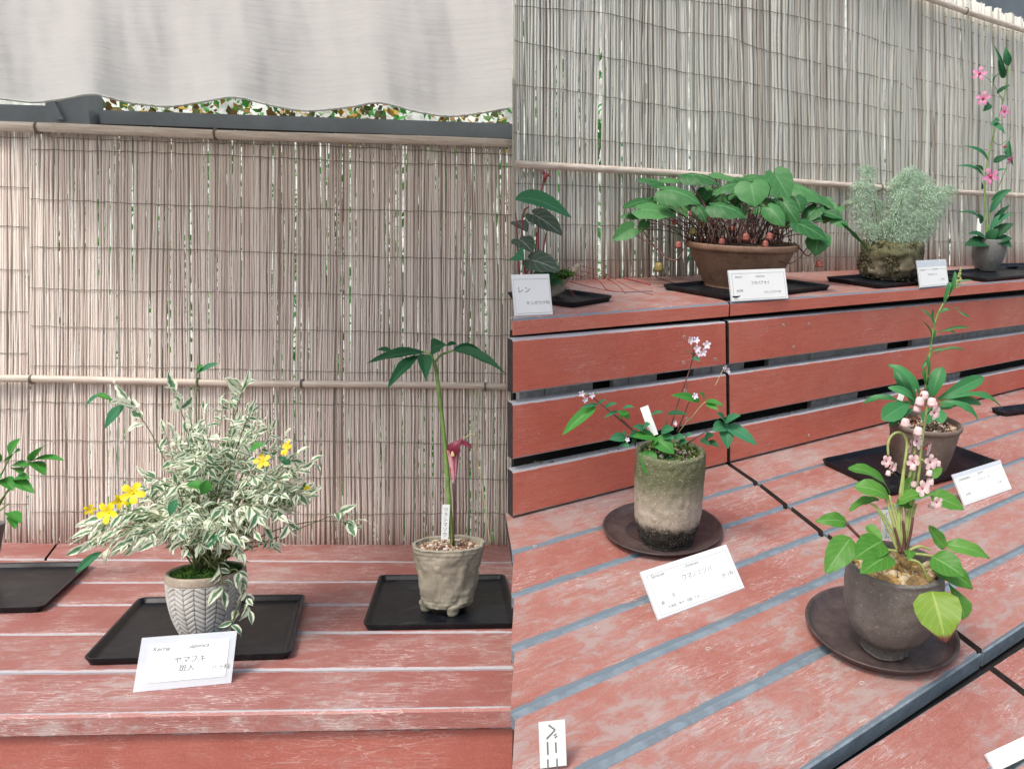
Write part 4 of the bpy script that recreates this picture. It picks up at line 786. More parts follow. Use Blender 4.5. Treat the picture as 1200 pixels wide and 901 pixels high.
T_c = Thing(A, 'canopy', 'sagging off-white shade cloth canopy hanging above the left screen', 'canopy', A.w(300, 60, ZS)); vs_ = []; uv = []; nx_, ny_ = 150, 46
gath = (108, 275, 446, 610, -60)
for i in range(nx_ + 1):
    x = -80 + (SEAM - 1 + 80) * i / nx_; e = sm(x)
    for j in range(ny_ + 1):
        v = j / ny_                       # 0 at the back (hidden), .12 lowest silhouette, 1 toward the viewer overhead
        if v < .12: u = v / .12; y = e - 14 * (1 - u) ** 1.2; dd = ZS + .16 - .14 * u
        else: u = (v - .12) / .88; y = e - (e + 110) * u; dd = ZS + .02 - .85 * u ** .9
        fold = 0
        for g in gath:
            w_ = (x - g) / (24 + 120 * max(0, v - .12)); fold += math.exp(-w_ * w_) * (1 - .6 * v) * .045
        dd += fold + .018 * mn.noise(V((x * .022 + v * 1.4, v * 2.5, 3))) + .006 * mn.noise(V((x * .07 + v * 3, v * 5, 8)))
        vs_.append(A.w(x, y, dd)); uv.append((x / 300, v * 2.2))
fs = [(i * (ny_ + 1) + j, (i + 1) * (ny_ + 1) + j, (i + 1) * (ny_ + 1) + j + 1, i * (ny_ + 1) + j + 1) for i in range(nx_) for j in range(ny_)]
T_c.mesh('cloth', vs_, fs, M['cloth'], uvs=uv, smooth=True)
hm = MB(); hm.tube([A.w(x, sm(x) + .4, ZS + .018) for x in range(-78, SEAM - 1, 6)], .0016, n=6, k=1); hm.to(T_c, 'hem', M['hem'])
T_c.o['label'] = 'sagging off-white shade cloth canopy hanging above the left screen'

# ---------------- display B: upper shelf
zs = z1 + B.H      # height of the shelf top above the lower planks
tray(B, 'black tray under the wide rust brown bowl on the upper shelf', (872, 350), (968, 332), (900, 325), (762, 331), zs)
tray(B, 'black tray under the mossy rock with the feathery plant', (1032, 336), (1118, 324), (1070, 318), (969, 323), zs)
tray(B, 'black tray under the small grey pot with pink flowers', (1158, 329), (1232, 318), (1190, 310), (1105, 318), zs)
tray(B, 'black tray with red runners, at the left end of the upper shelf', (668, 359), (696, 348), (663, 334), (600, 340), zs)
def card_s(*a, **k): return card(B, *a, **k)
card_s('white name card cut off by the seam, at the left end of the upper shelf', (603, 371), (648, 369), (602, 322), zs, (('レン', .12, .57, .17, 0, 'LEFT'), ('キンポウゲ科', .32, .27, .10, 0, 'LEFT')), lean=.3)
card_s('white name card standing before the wide rust brown bowl', (857, 354), (924, 350), (850.5, 317), zs, (('Asarum', .1, .75, .09, .3, 'LEFT'), ('caulescens', .45, .75, .09, .3, 'LEFT'), ('フタバアオイ', .36, .52, .13, 0, 'LEFT'), ('多年草', .1, .30, .09, 0, 'LEFT'), ('ウマノスズクサ科', .57, .22, .09, 0, 'LEFT')), lean=.3)
card_s('small name card with a grey top band before the mossy rock', (1078, 337.5), (1112, 334.5), (1075, 305.5), zs, (('Artemisia', .08, .62, .07, .3, 'LEFT'), ('schmidtiana', .5, .63, .07, .3, 'LEFT'), ('アサギリソウ', .3, .42, .1, 0, 'LEFT'), ('キク科', .72, .22, .09, 0, 'LEFT')), lean=.3, band=.24)

# wide bowl with heart leaves
HB, HH, HR = pot_axes(B, (866, 334), zs + .004, (865, 284), 134)
hp = Thing(B, 'potted_plant', 'wide rust brown bowl crowded with heart-shaped leaves and small brownish cup flowers', 'potted plant', HB)
lathe(hp, 'pot', [(0, 0), (HR * .60, 0), (HR * .64, .004), (HR * .78, HH * .42), (HR * .91, HH * .80), (HR * .915, HH * .83), (HR * .97, HH * .85), (HR, HH * .9), (HR * 1.0, HH * .98), (HR * .98, HH), (HR * .93, HH * .99), (HR * .9, HH * .9)], M['potRust'], seg=80, sub=4)
lathe(hp, 'soil', [(0, HH * .98), (HR * .9, HH * .93)], M['soil'], sub=1, seg=40)
HD = B.dep(HB + V((0, 0, HH))); h_ = at(hp, HD); pxH = HD / FPX
hl = [mk_leaf('leaf_blade', M['l_heart'], HEART, mid=HMID, arch=a, fold=f, wav=w_, nc=4, curl=c) for a, f, w_, c in ((.08, .12, .02, .1), (.16, .06, .03, .2), (.05, .2, .02, 0))]
st = MB()
def heart(cx, cy, w_, h2, ang, dz, tilt=None, me=None, stem=True):
    """centre, apparent width and height, pointing direction (degrees, 0 = right, 90 = down)"""
    L = max(w_, h2) * pxH * .86; cosv = math.cos(math.radians(ang)); sinv = math.sin(math.radians(ang)); ext = (abs(cosv) * w_ + abs(sinv) * h2) / 2
    a = h_(cx - cosv * ext, cy - sinv * ext, dz); b = h_(cx + cosv * ext, cy + sinv * ext, dz - .012)
    squash = min(1, h2 / w_); nv = -(a.normalized()) * squash + UP * math.sqrt(max(.05, 1 - squash * squash)) * 1.0 if h2 < w_ else -(a.normalized()) * .9 + UP * .3
    wd = (w_ if abs(sinv) > .7 else max(w_ * .82, h2)) * pxH * .92; leafmat_mesh(hp, me or hl[rnd.randrange(3)], a, b, wd, nrm=nv + V((rnd.uniform(-.15, .15), rnd.uniform(-.15, .15), 0)))
    if stem:
        r0 = h_(840 + (cx - 865) * .35 + 22 + rnd.uniform(-10, 10), 285, rnd.uniform(-.03, .03)); t = a.lerp(b, .12) - UP * .002; mid = r0.lerp(t, .5) + V((0, 0, .012)); st.tube([r0, mid, t], .0013, .0009, n=5)
HL = [(763, 215, 34, 9, 190, .03), (797, 232, 46, 24, 20, -.07), (769, 250, 45, 24, 10, -.05), (731, 274, 23, 22, 150, -.03), (746, 240, 34, 11, 165, .0), (737, 254, 20, 9, 170, .02), (753, 266, 14, 12, 120, .02), (821, 212, 42, 17, 15, .02), (812, 208, 30, 9, 10, .05), (850, 210, 34, 10, 20, .05), (852, 223, 36, 14, 160, .0), (882, 228, 44, 24, 80, -.05), (853, 249, 42, 21, 20, -.08), (822, 252, 21, 14, 60, -.02), (873, 247, 22, 14, 40, .02), (798, 245, 17, 12, 160, .02), (890, 211, 36, 12, 10, .05), (915, 217, 36, 24, 60, -.03), (926, 249, 24, 28, 55, -.05), (909, 254, 24, 22, 50, -.07), (950, 272, 42, 24, 30, -.06), (958, 287, 32, 22, 100, -.04), (944, 229, 46, 18, 30, .03), (975, 252, 24, 14, 20, .03), (966, 241, 34, 10, 35, .05), (953, 256, 22, 11, 20, .02), (911, 208, 26, 8, 10, .07), (843, 238, 26, 12, 60, .05), (897, 240, 24, 12, 100, .06), (930, 232, 30, 16, 40, .05), (830, 230, 28, 12, 120, .06), (862, 236, 30, 12, 90, .07), (985, 262, 24, 10, 35, .03), (787, 213, 24, 10, 10, .06), (900, 226, 26, 14, 30, .03), (935, 240, 26, 14, 70, .0), (872, 214, 26, 12, 200, .03), (775, 230, 20, 10, 150, .04), (920, 262, 16, 12, 80, .03)]
for _ in range(26):
    x = rnd.uniform(755, 975); HL.append((x, 209 + abs(x - 862) * .16 + rnd.uniform(0, 38), rnd.uniform(18, 30), rnd.uniform(8, 16), rnd.uniform(0, 180), rnd.uniform(0, .09)))
for q in HL: heart(*q)
leafmat_mesh(hp, hl[0], h_(988, 262, -.02), h_(1019, 297, -.02), 9 * pxH, nrm=V((1, -.3, .8)))
st.tube([h_(800, 292, -.05), h_(797, 301, -.06), h_(788, 305, -.06), h_(775, 297, -.05), h_(758, 277, -.04), h_(754, 270, -.03)], .0022, .0012); st.tube([h_(778, 299, -.05), h_(762, 286, -.045), h_(743, 275, -.03)], .0014, .0011)
st.tube([h_(776, 297, -.05), h_(774, 303, -.05), h_(773, 309, -.05)], .0007); st.tube([h_(898, 283, -.06), h_(900, 296, -.075), h_(921, 309, -.07), h_(936, 303, -.05), h_(946, 290, -.03)], .0016, .001); st.tube([h_(930, 284, -.05), h_(938, 292, -.05), h_(946, 300, -.05), h_(951, 297, -.04)], .0022, .0012)
for _ in range(110):
    x = rnd.uniform(802, 928); st.tube([h_(x, 286, rnd.uniform(-.05, .05)), h_(x + rnd.uniform(-7, 7), 268, rnd.uniform(-.04, .04)), h_(x + rnd.uniform(-14, 14), rnd.uniform(240, 262), rnd.uniform(-.04, .04))], .0013, .0009, n=5)
st.to(hp, 'stems', M['stembrown'])
def cup(T, P, x, y, r, dz, px_, mat=None, lay=None):
    c = P(x, y, dz); pr_ = [(.2, 1.1), (.75, .9), (1.0, .3), (1.0, -.4), (1.25, -.95), (1.0, -.75), (.6, -.7)]; vs_ = []; s = 9
    for (a, z) in pr_: vs_ += [c + V((math.cos(t) * a * r * px_ * (1 + (.15 * math.cos(3 * t) if z < -.5 else 0)), math.sin(t) * a * r * px_, z * r * px_)) for t in [2 * PI * j / s for j in range(s)]]
    T.mesh('flower', vs_, [(i * s + j, i * s + (j + 1) % s, (i + 1) * s + (j + 1) % s, (i + 1) * s + j) for i in range(len(pr_) - 1) for j in range(s)] + [tuple(range(s))], mat or M['cup'], smooth=True)
for (x, y, r, d_) in ((791, 260, 4, -.03), (810, 250, 4, 0), (795, 287, 4.2, -.06), (846, 283, 4.2, -.07), (874, 278, 4.5, -.08), (874, 298, 4.4, -.10), (897, 286, 4, -.08), (902, 277, 4.5, -.06), (960, 309, 4.6, -.04), (812, 271, 4.2, -.03), (858, 268, 3.6, 0), (820, 262, 3.4, .0)): cup(hp, h_, x, y, r * .85, d_, pxH, M['cupgreen'] if x in (812, 820) else None)
cup(hp, h_, 772, 313, 5, -.05, pxH, M['cupgreen'])

# mossy rock with feathery plant
RB, RH, RR = pot_axes(B, (1041, 326), zs + .004, (1040, 283), 74)
rk = Thing(B, 'potted_plant', 'feathery silver green plant growing from a mossy hollow rock', 'potted plant', RB)
lathe(rk, 'rock', [(0, 0), (RR * .78, 0), (RR * .92, .006), (RR * .96, RH * .3), (RR * 1.02, RH * .6), (RR * 1.0, RH * .85), (RR * .88, RH), (RR * .5, RH * 1.02), (0, RH * 1.0)], M['mossrock'], seg=96, disp=rough(1.6, .011, 9), sub=8)
mb = MB()
for _ in range(5200):
    t = rnd.uniform(0, 2 * PI); z = rnd.random() ** .7 * RH; r = RR * (.9 + .12 * math.sin(z / RH * PI)) + .006 * mn.noise(V((math.cos(t) * 3, math.sin(t) * 3, z * 40))); c = V((r * math.cos(t), r * math.sin(t), z)); s = .0035; 
    if mn.noise(V((c.x * 25, c.y * 25, c.z * 25))) < -.12: continue
    mb.add([c + V((rnd.uniform(-s, s), rnd.uniform(-s, s), rnd.uniform(-s, s))) for _ in range(4)], [(0, 1, 2, 3)])
mb.to(rk, 'moss', m_soil('dull moss', [(.07, .075, .03), (.15, .13, .07), (.04, .045, .018), (.10, .11, .04), (.2, .17, .11)]), local=True, kind='stuff', smooth=False)
RD = B.dep(RB + V((0, 0, RH))); r_ = at(rk, RD); pxR = RD / FPX; mb = MB(); stm = MB()
PLM = [(1016, 194, 40, 11, 0), (1010, 212, 62, 15, -.02), (1002, 232, 40, 12, .02), (1028, 235, 50, 11, .03), (1048, 212, 66, 12, .02), (1056, 205, 60, 14, .04), (1068, 196, 40, 17, 0), (1080, 204, 60, 16, .03), (1060, 222, 74, 15, -.05), (1052, 240, 52, 13, -.03), (1090, 215, 56, 15, .0), (1100, 226, 44, 12, -.02), (1112, 218, 34, 13, .02), (1096, 245, 34, 12, .04), (1038, 258, 30, 12, .0), (1074, 246, 42, 14, -.03), (1020, 262, 24, 10, -.02), (1086, 262, 26, 12, 0)]
for (cx, cy, ln, hw, dz) in PLM:
    bx = 1040 + (cx - 1040) * .42; top = (cx, cy + 3); pth = smoothpts([r_(bx, 287, dz * .4), r_(bx + (cx - bx) * .35, 287 - (287 - cy) * .55, dz * .8), r_(*top, dz)], 8); stm.tube(pth, .0014, .0006, n=5, k=1)
    for _ in range(int(ln * hw * .9) + 210):
        u = rnd.random() ** 1.7; sx = rnd.gauss(0, .42) * (1 - .25 * u); sy = rnd.gauss(0, .42); c = r_(cx + hw * sx + (bx - cx) * u * .35, cy + abs(sx) * hw * .45 + ln * u, dz + sy * hw * pxR)
        d = V((sx * 1.6 + rnd.uniform(-.4, .4), sy * 1.6 + rnd.uniform(-.4, .4), rnd.uniform(-.5, .9))).normalized(); L = rnd.uniform(3.5, 8) * pxR; n_ = d.cross(V((rnd.random(), rnd.random(), rnd.random()))).normalized() * .34 * pxR
        dd = (d + V((0, 0, -1.2))).normalized(); m2 = c + d * L * .45; e2 = m2 + dd * L * .55
        mb.add([c - n_, c + n_, m2 + n_, m2 - n_, e2], [(0, 1, 2, 3), (3, 2, 4)], uv=[(.3, 0), (.7, 0), (.7, .5), (.3, .5), (.5, 1)])
stm.to(rk, 'stems', M['twig']); mb.to(rk, 'feathery_foliage', M['l_silverfine'], uv=True, kind='stuff', smooth=False)

# small grey pot with pink flowers
PBs, PH, PR = pot_axes(B, (1155, 317), zs + .004, (1154, 281), 41)
pk = Thing(B, 'potted_plant', 'small grey pot with a tall leafy stem of pink open flowers', 'potted plant', PBs)
lathe(pk, 'pot', [(0, 0), (PR * .55, 0), (PR * .68, .006), (PR * .92, PH * .4), (PR * 1.0, PH * .7), (PR * .98, PH), (PR * .9, PH * 1.01), (PR * .84, PH * .9)], M['potGrey'], seg=56, disp=rough(1.5, .0008, 14)); lathe(pk, 'soil', [(0, PH * .92), (PR * .86, PH * .9)], M['soil'], sub=1, seg=32)
PD_ = B.dep(PBs + V((0, 0, PH))); k_ = at(pk, PD_); pxP = PD_ / FPX; st = MB()
st.tube([k_(1156, 282), k_(1155, 250), k_(1154, 222), k_(1157, 190), k_(1165, 155), k_(1173, 130), k_(1180, 95), k_(1184, 60)], .0034, .0014); st.tube([k_(1158, 275), k_(1162, 240), k_(1172, 215), k_(1180, 195)], .002, .001)
st.tube([k_(1163, 165), k_(1172, 170), k_(1186, 160)], .0013, .0008); st.tube([k_(1155, 210), k_(1148, 198), k_(1140, 190)], .0012, .0008); st.tube([k_(1176, 120), k_(1165, 100), k_(1155, 90)], .0012, .0008); st.to(pk, 'stems', M['stem'])
bl_ = mk_leaf('leaf_blade', M['l_blue'], LANCE, arch=.22, fold=.2, teeth=.02); bo = mk_leaf('leaf_blade', M['l_dark'], OVATE, arch=.12, fold=.15, teeth=.07)
for (a, b, wd, me) in (((1158, 190), (1128, 171), 7, bl_), ((1152, 207), (1119, 195), 7, bl_), ((1150, 258), (1120, 250), 6, bl_), ((1160, 250), (1180, 225), 8, bl_), ((1162, 235), (1186, 222), 9, bl_), ((1172, 142), (1162, 145), 7, bl_), ((1176, 92), (1170, 70), 8, bo), ((1160, 145), (1178, 158), 8, bl_), ((1178, 92), (1164, 52), 4, bl_), ((1182, 78), (1178, 55), 9, bl_), ((1165, 100), (1172, 86), 10, bl_), ((1160, 122), (1152, 131), 9, bo), ((1165, 205), (1182, 200), 10, bl_), ((1164, 190), (1182, 184), 9, bo), ((1182, 165), (1188, 195), 9, bl_),
                      ((1158, 285), (1130, 288), 18, bo), ((1156, 280), (1134, 274), 12, bo), ((1158, 282), (1170, 268), 14, bo), ((1160, 284), (1186, 280), 16, bo), ((1162, 278), (1188, 262), 14, bo), ((1160, 270), (1188, 250), 12, bl_), ((1160, 276), (1186, 290), 14, bo), ((1150, 222), (1149, 212), 6, bo), ((1165, 262), (1184, 240), 10, bo), ((1150, 262), (1146, 250), 7, bo), ((1152, 200), (1143, 194), 5, bo), ((1168, 110), (1184, 100), 6, bo)):
    leafmat_mesh(pk, me, k_(*a, -.02), k_(*b, -.04), wd * pxP, jit=.5)
hpk = petal('petal', M['hotpink'], .42)
for (x, y, r, nx, nz) in ((1160, 207, 10, -.1, .1), (1148, 87, 8, -1.2, .5), (1152, 116, 8, -1.1, .2), (1176, 131, 8, .3, .2), (1178, 172, 6, 1, -.2), (1183, 187, 6, .5, -.3)):
    flower(pk, k_(x, y, -.045), V((nx - .5, -1, nz)), r * pxP, hpk, 5, M['magenta'], r * pxP * .28, wd=.62, cup=.15, rot=rnd.uniform(0, 1))
tag(B, 'small pale tag behind the leaves of the pink-flowered pot', PD_ + .01, (1144, 284), (1145.5, 256), 4.2, None)

# moss clump with red-stemmed, silver-leaved plant at the left end of the shelf
SB = B.h(634, 346, zs + .004); sp_ = Thing(B, 'potted_plant', 'red-stemmed plant with silver veined leaves on a mossy driftwood clump', 'potted plant', SB)
SDp = B.dep(SB); s_ = at(sp_, SDp); pxS = SDp / FPX
mb = MB(); v, f = ico()
mb.tube([s_(628, 348), s_(645, 341), s_(660, 328), s_(678, 311)], 11 * pxS, 2.8 * pxS, n=9, k=6); mb.tube([s_(640, 345), s_(655, 340), s_(663, 334)], 8 * pxS, 3 * pxS, n=8)
for i, p in enumerate(mb.v): mb.v[i] = p + V((1, 1, 1)) * .004 * mn.noise(p * 60)
mb.to(sp_, 'driftwood', plain('pale driftwood', (.40, .33, .24), .8, .3, 70, .6))
mb = MB()
for _ in range(3000):
    u = rnd.random(); p = s_(618 + u * 50 + rnd.gauss(0, 2), 346 - u * 24 - abs(rnd.gauss(0, 7)) * (1 - u * .6), rnd.uniform(-.035, .03)); s = .0035; mb.add([p + V((rnd.uniform(-s, s), rnd.uniform(-s, s), rnd.uniform(-s, s))) for _ in range(4)], [(0, 1, 2, 3)])
mb.to(sp_, 'moss', M['moss'], kind='stuff', smooth=False)
def one(T, name, mat, pts, r0, r1): m_ = MB(); m_.tube(pts, r0, r1); m_.to(T, name, mat)
st = MB()
for q in (((632, 345), (631, 290), (632, 250), (638, 203)), ((618, 340), (612, 290), (613, 252), (620, 242)), ((620, 345), (624, 310), (628, 290), (629, 272)), ((636, 345), (637, 300), (638, 285), (640, 273)), ((610, 340), (607, 300), (606, 270), (604, 250)), ((624, 342), (616, 318), (612, 305)), ((622, 342), (632, 330), (640, 322)), ((612, 340), (616, 322), (624, 310)), ((638, 214), (642, 205), (645, 208))): st.tube([s_(*p, -.02) for p in q], .0019, .0013)
st.to(sp_, 'stems', M['stemred'])
one(sp_, 'runner', M['stemred'], [s_(672, 322), s_(700, 328), s_(712, 340), s_(735, 342), s_(765, 341)], .0009, .0007); one(sp_, 'runner', M['stemred'], [s_(680, 318), s_(700, 322), s_(722, 333), s_(734, 345)], .0008, .0006); one(sp_, 'runner', M['stemred'], [s_(668, 330), s_(690, 336), s_(720, 342)], .0008, .0006); one(sp_, 'runner', M['stemred'], [s_(665, 336), s_(672, 345), s_(682, 357)], .0007, .0006); one(sp_, 'runner', M['stemred'], [s_(655, 336), s_(650, 350), s_(654, 357)], .0007, .0006); one(sp_, 'runner', M['stemred'], [s_(682, 312), s_(705, 318), s_(735, 336), s_(765, 346)], .0006, .0005)
one(sp_, 'runner', M['stemred'], [s_(731, 326, .1), s_(748, 330, .1), s_(763, 334, .1)], .002, .0014); 
sl = mk_leaf('leaf_blade', M['l_silver'], HEART, mid=HMID, arch=.1, fold=.1, wav=.03, nc=4, teeth=.03); gl2 = mk_leaf('leaf_blade', M['l_blue'], OVATE, arch=.2, fold=.2)
for (a, b, wd, me, dz) in (((604, 232), (670, 256), 22, gl2, -.05), ((622, 250), (659, 276), 26, sl, -.02), ((607, 280), (624, 296), 26, sl, -.03), ((603, 300), (614, 305), 22, gl2, -.05), ((618, 304), (656, 318), 28, sl, -.05), ((624, 322), (652, 326), 20, bo, -.03), ((604, 260), (618, 272), 20, sl, .02), ((632, 334), (660, 332), 14, bo, -.02), ((624, 330), (646, 342), 16, sl, -.04)):
    leafmat_mesh(sp_, me, s_(*a, dz), s_(*b, dz - .02), wd * pxS, jit=.25)
for (x, y) in ((637, 202), (641, 205), (639, 208)): cup(sp_, s_, x, y, 2, -.02, pxS, M['stemred'])
# corner of another tray at the right end of the shelf
tray(B, 'edge of a black tray behind the pink-flowered pot, at the right frame edge', (1176, 314), (1215, 311), (1210, 307), (1168, 309), zs)

# ---------------- display B: lower planks
s1, S1c, S1r = saucer(B, 'dark saucer with a little water under the tall mossy pot', 776, 624, 141, 0, deep=.013)
s2, S2c, S2r = saucer(B, 'large dark saucer under the grey bowl with pink flowers', 1030, 744, 182, 0, deep=.016)
mb = MB()
ring = [S1c + V((math.cos(t) * S1r * (.62 + .05 * math.sin(3 * t + 1)), math.sin(t) * S1r * (.60 + .05 * math.sin(2 * t)), .0062)) for t in [2 * PI * j / 40 for j in range(40)]]
s1.mesh('water', ring, [tuple(range(40))], M['water'])
# tall mossy pot
TB_, TH, TR = pot_axes(B, (781, 631), .006, (778, 527), 83)
tp = Thing(B, 'potted_plant', 'tall porous pot green with algae, holding a low plant with long-stalked leaves', 'potted plant', TB_)
M['potTall2'] = m_clay('porous clay with algae, tall', (.36, .31, .24), (.46, .41, .33), (.24, .21, .16), 70, green=(.07, .095, .03), band=(TH * .2, TH * .38, TH * .82))
lathe(tp, 'pot', [(0, 0), (TR * .70, 0), (TR * .77, .004), (TR * .88, TH * .13), (TR * .955, TH * .28), (TR * .985, TH * .55), (TR * 1.0, TH * .85), (TR * .99, TH * .97), (TR * .95, TH), (TR * .85, TH * 1.0), (TR * .80, TH * .9)], M['potTall2'], seg=120, disp=rough(7, .0015, 21), sub=12)
lathe(tp, 'soil', [(0, TH * .95), (TR * .84, TH * .93)], M['soil'], sub=1, seg=32); stones(tp, TR * .78, TH * .95, 330, .0016, .0034, M['gravelred'])
mosspad(tp, TR * .95, TH * .955, 1500, M['moss'], dome=-.0, hgt=.004)
TD = B.dep(TB_ + V((0, 0, TH))); t_ = at(tp, TD); pxT = TD / FPX; st = MB(); sg = MB()
for q in (((742, 505), (722, 488), (705, 474), (693, 464)), ((785, 505), (795, 470), (806, 440), (812, 418), (812, 402)), ((793, 506), (802, 485), (808, 470), (814, 463)), ((805, 520), (820, 510), (835, 503)), ((781, 505), (781, 490)), ((745, 508), (733, 495), (722, 487)), ((812, 418), (822, 406), (828, 404)), ((812, 414), (818, 412))): st.tube([t_(*p, -.01) for p in q], .0013, .0009)
for q in (((795, 507), (805, 494), (811, 488)), ((806, 495), (822, 475), (831, 468)), ((838, 452), (845, 438), (848, 432))): sg.tube([t_(*p, 0) for p in q], .0008, .0006)
st.to(tp, 'stems', M['stembrown']); sg.to(tp, 'dry_stems', M['straw'])
fl1, bl1, dg = mk_leaf('leaf_blade', M['l_green'], OVATE, arch=.1, fold=.15, teeth=.03), mk_leaf('leaf_blade', M['l_blue'], OVATE, arch=.1, fold=.12, teeth=.08), mk_leaf('leaf_blade', M['l_dark'], OVATE, arch=.1, fold=.12, teeth=.07)
for (a, b, wd, me) in (((698, 476), (659, 510), 15, fl1), ((700, 474), (680, 478), 5, bl1), ((700, 474), (711, 468), 5, bl1), ((708, 478), (723, 473), 9, bl1), ((730, 478), (743, 477), 6, bl1), ((738, 490), (723, 482), 10, fl1), ((725, 490), (737, 484), 8, fl1), ((724, 482), (707, 490), 5, bl1),
                      ((768, 512), (741, 512), 16, fl1), ((768, 513), (790, 532), 20, fl1), ((762, 527), (757, 556), 19, fl1), ((764, 522), (772, 515), 12, fl1), ((757, 505), (742, 500), 12, bl1), ((752, 503), (762, 497), 12, bl1), ((750, 508), (738, 512), 12, dg), ((745, 522), (740, 514), 10, dg), ((733, 512), (714, 515), 13, bl1), ((736, 510), (730, 508), 10, bl1), ((728, 520), (737, 524), 10, bl1),
                      ((775, 505), (790, 503), 13, bl1), ((778, 512), (790, 514), 10, bl1), ((790, 512), (802, 514), 11, bl1), ((802, 513), (811, 509), 10, bl1), ((795, 519), (806, 517), 8, bl1), ((780, 540), (790, 538), 9, dg), ((794, 542), (802, 537), 8, dg), ((788, 525), (785, 533), 8, dg),
                      ((763, 486), (778, 483), 7, bl1), ((782, 485), (806, 486), 9, dg), ((820, 470), (786, 463), 11, fl1), ((827, 470), (848, 476), 9, fl1), ((826, 468), (819, 460), 9, fl1), ((828, 472), (842, 480), 8, fl1),
                      ((850, 497), (840, 484), 17, bl1), ((849, 495), (868, 487), 15, bl1), ((850, 498), (835, 505), 17, bl1), ((850, 499), (853, 526), 16, bl1), ((851, 499), (887, 522), 17, bl1), ((826, 512), (837, 510), 9, dg), ((822, 514), (832, 522), 8, dg), ((830, 517), (843, 524), 8, dg), ((811, 416), (803, 411), 7, bl1), ((812, 419), (820, 424), 7, bl1), ((690, 464), (684, 462), 6, fl1), ((693, 463), (700, 461), 4, fl1)):
    leafmat_mesh(tp, me, t_(*a, -.02), t_(*b, -.035), wd * pxT, jit=.3)
wp = petal('petal', M['whitepetal'], .45)
for (x, y, r) in ((682, 461, 4), (693, 463, 4), (685, 468, 4), (808, 399, 5), (815, 399, 4.5), (828, 404, 5), (816, 409, 5), (823, 413, 5), (818, 415, 4), (848, 431, 4), (852, 435, 4), (814, 464, 4), (790, 496, 3.5), (735, 515, 3)):
    flower(tp, t_(x, y, -.03), V((rnd.uniform(-.6, .6), -1, rnd.uniform(-.2, .6))), r * pxT, wp, 5, M['cream'], r * pxT * .22, wd=.7, cup=.5, rot=rnd.random())
tag(B, 'white tag tilting left out of the tall mossy pot', TD - .02, (762, 512), (750, 478), 10, None)
card_s('white name card propped on the planks before the tall mossy pot', (771, 727), (873, 689), (760, 667), 0, (('Sanicula', .08, .80, .105, .35, 'LEFT'), ('chinensis', .45, .80, .105, .35, 'LEFT'), ('ウマノミツバ', .38, .58, .135, .15, 'LEFT'), ('セリ科', .80, .36, .11, .1, 'LEFT'), ('花', .22, .33, .085, 0, 'LEFT'), ('期', .09, .25, .085, 0, 'LEFT'), ('北海道、本州、四国、九州', .14, .15, .068, 0, 'LEFT')), lean=.75)

# brown pot with long-leaved plant on a tray
tray(B, 'black tray under the brown pot, on the lower planks', (1049, 581), (1164, 540), (1096, 511), (961, 535), 0, ht=.012)
BB, BH, BR = pot_axes(B, (1076, 551), .005, (1074, 494), 88)
bp = Thing(B, 'potted_plant', 'brown pot with long strap leaves and one tall leafy flower stalk', 'potted plant', BB)
lathe(bp, 'pot', [(0, 0), (BR * .62, 0), (BR * .70, .004), (BR * .84, BH * .4), (BR * .95, BH * .88), (BR * .96, BH * .90), (BR, BH * .93), (BR * 1.01, BH * .97), (BR * .99, BH), (BR * .93, BH), (BR * .88, BH * .9)], M['potBrown'], seg=80, sub=4)
lathe(bp, 'soil', [(0, BH * .92), (BR * .9, BH * .9)], M['soil'], sub=1, seg=32); stones(bp, BR * .85, BH * .92, 420, .0018, .0036, M['gravelred'])
BD = B.dep(BB + V((0, 0, BH))); b_ = at(bp, BD); pxB = BD / FPX
stl = [mk_leaf('leaf_blade', M['l_strap'], STRAP, arch=a, fold=.15, wav=w_, nc=3) for a, w_ in ((.2, .01), (.32, .02), (.08, .01))]
for (a, b, wd, k, dz) in (((1079, 470), (1040, 427), 13, 1, .0), ((1070, 475), (1048, 433), 15, 0, .03), ((1072, 472), (1040, 454), 11, 1, -.02), ((1060, 474), (1011, 473), 11, 1, .02), ((1066, 472), (1033, 492), 24, 2, -.05), ((1073, 478), (1063, 440), 10, 2, .03), ((1092, 468), (1104, 430), 19, 0, -.0), ((1099, 468), (1153, 442), 17, 2, .02), ((1102, 470), (1174, 478), 11, 1, .02), ((1100, 466), (1150, 474), 12, 2, .04), ((1098, 472), (1146, 492), 13, 1, -.02), ((1094, 478), (1104, 496), 17, 2, -.06), ((1090, 478), (1084, 497), 15, 2, -.06), ((1072, 478), (1042, 500), 13, 2, -.03), ((1098, 480), (1117, 474), 12, 2, .0), ((1084, 470), (1090, 452), 12, 0, .03)):
    leafmat_mesh(bp, stl[k], b_(*a, dz * .3), b_(*b, dz), wd * pxB, jit=.3)
sg = MB(); sg.tube([b_(1083, 472), b_(1086, 440), b_(1091, 405), b_(1095, 380), b_(1103, 360), b_(1116, 340), b_(1122, 330)], .0026, .0016); sg.to(bp, 'flower_stalk', M['stem'])
nl_ = mk_leaf('leaf_blade', M['l_strap'], STRAP, arch=.25, fold=.2, nc=1)
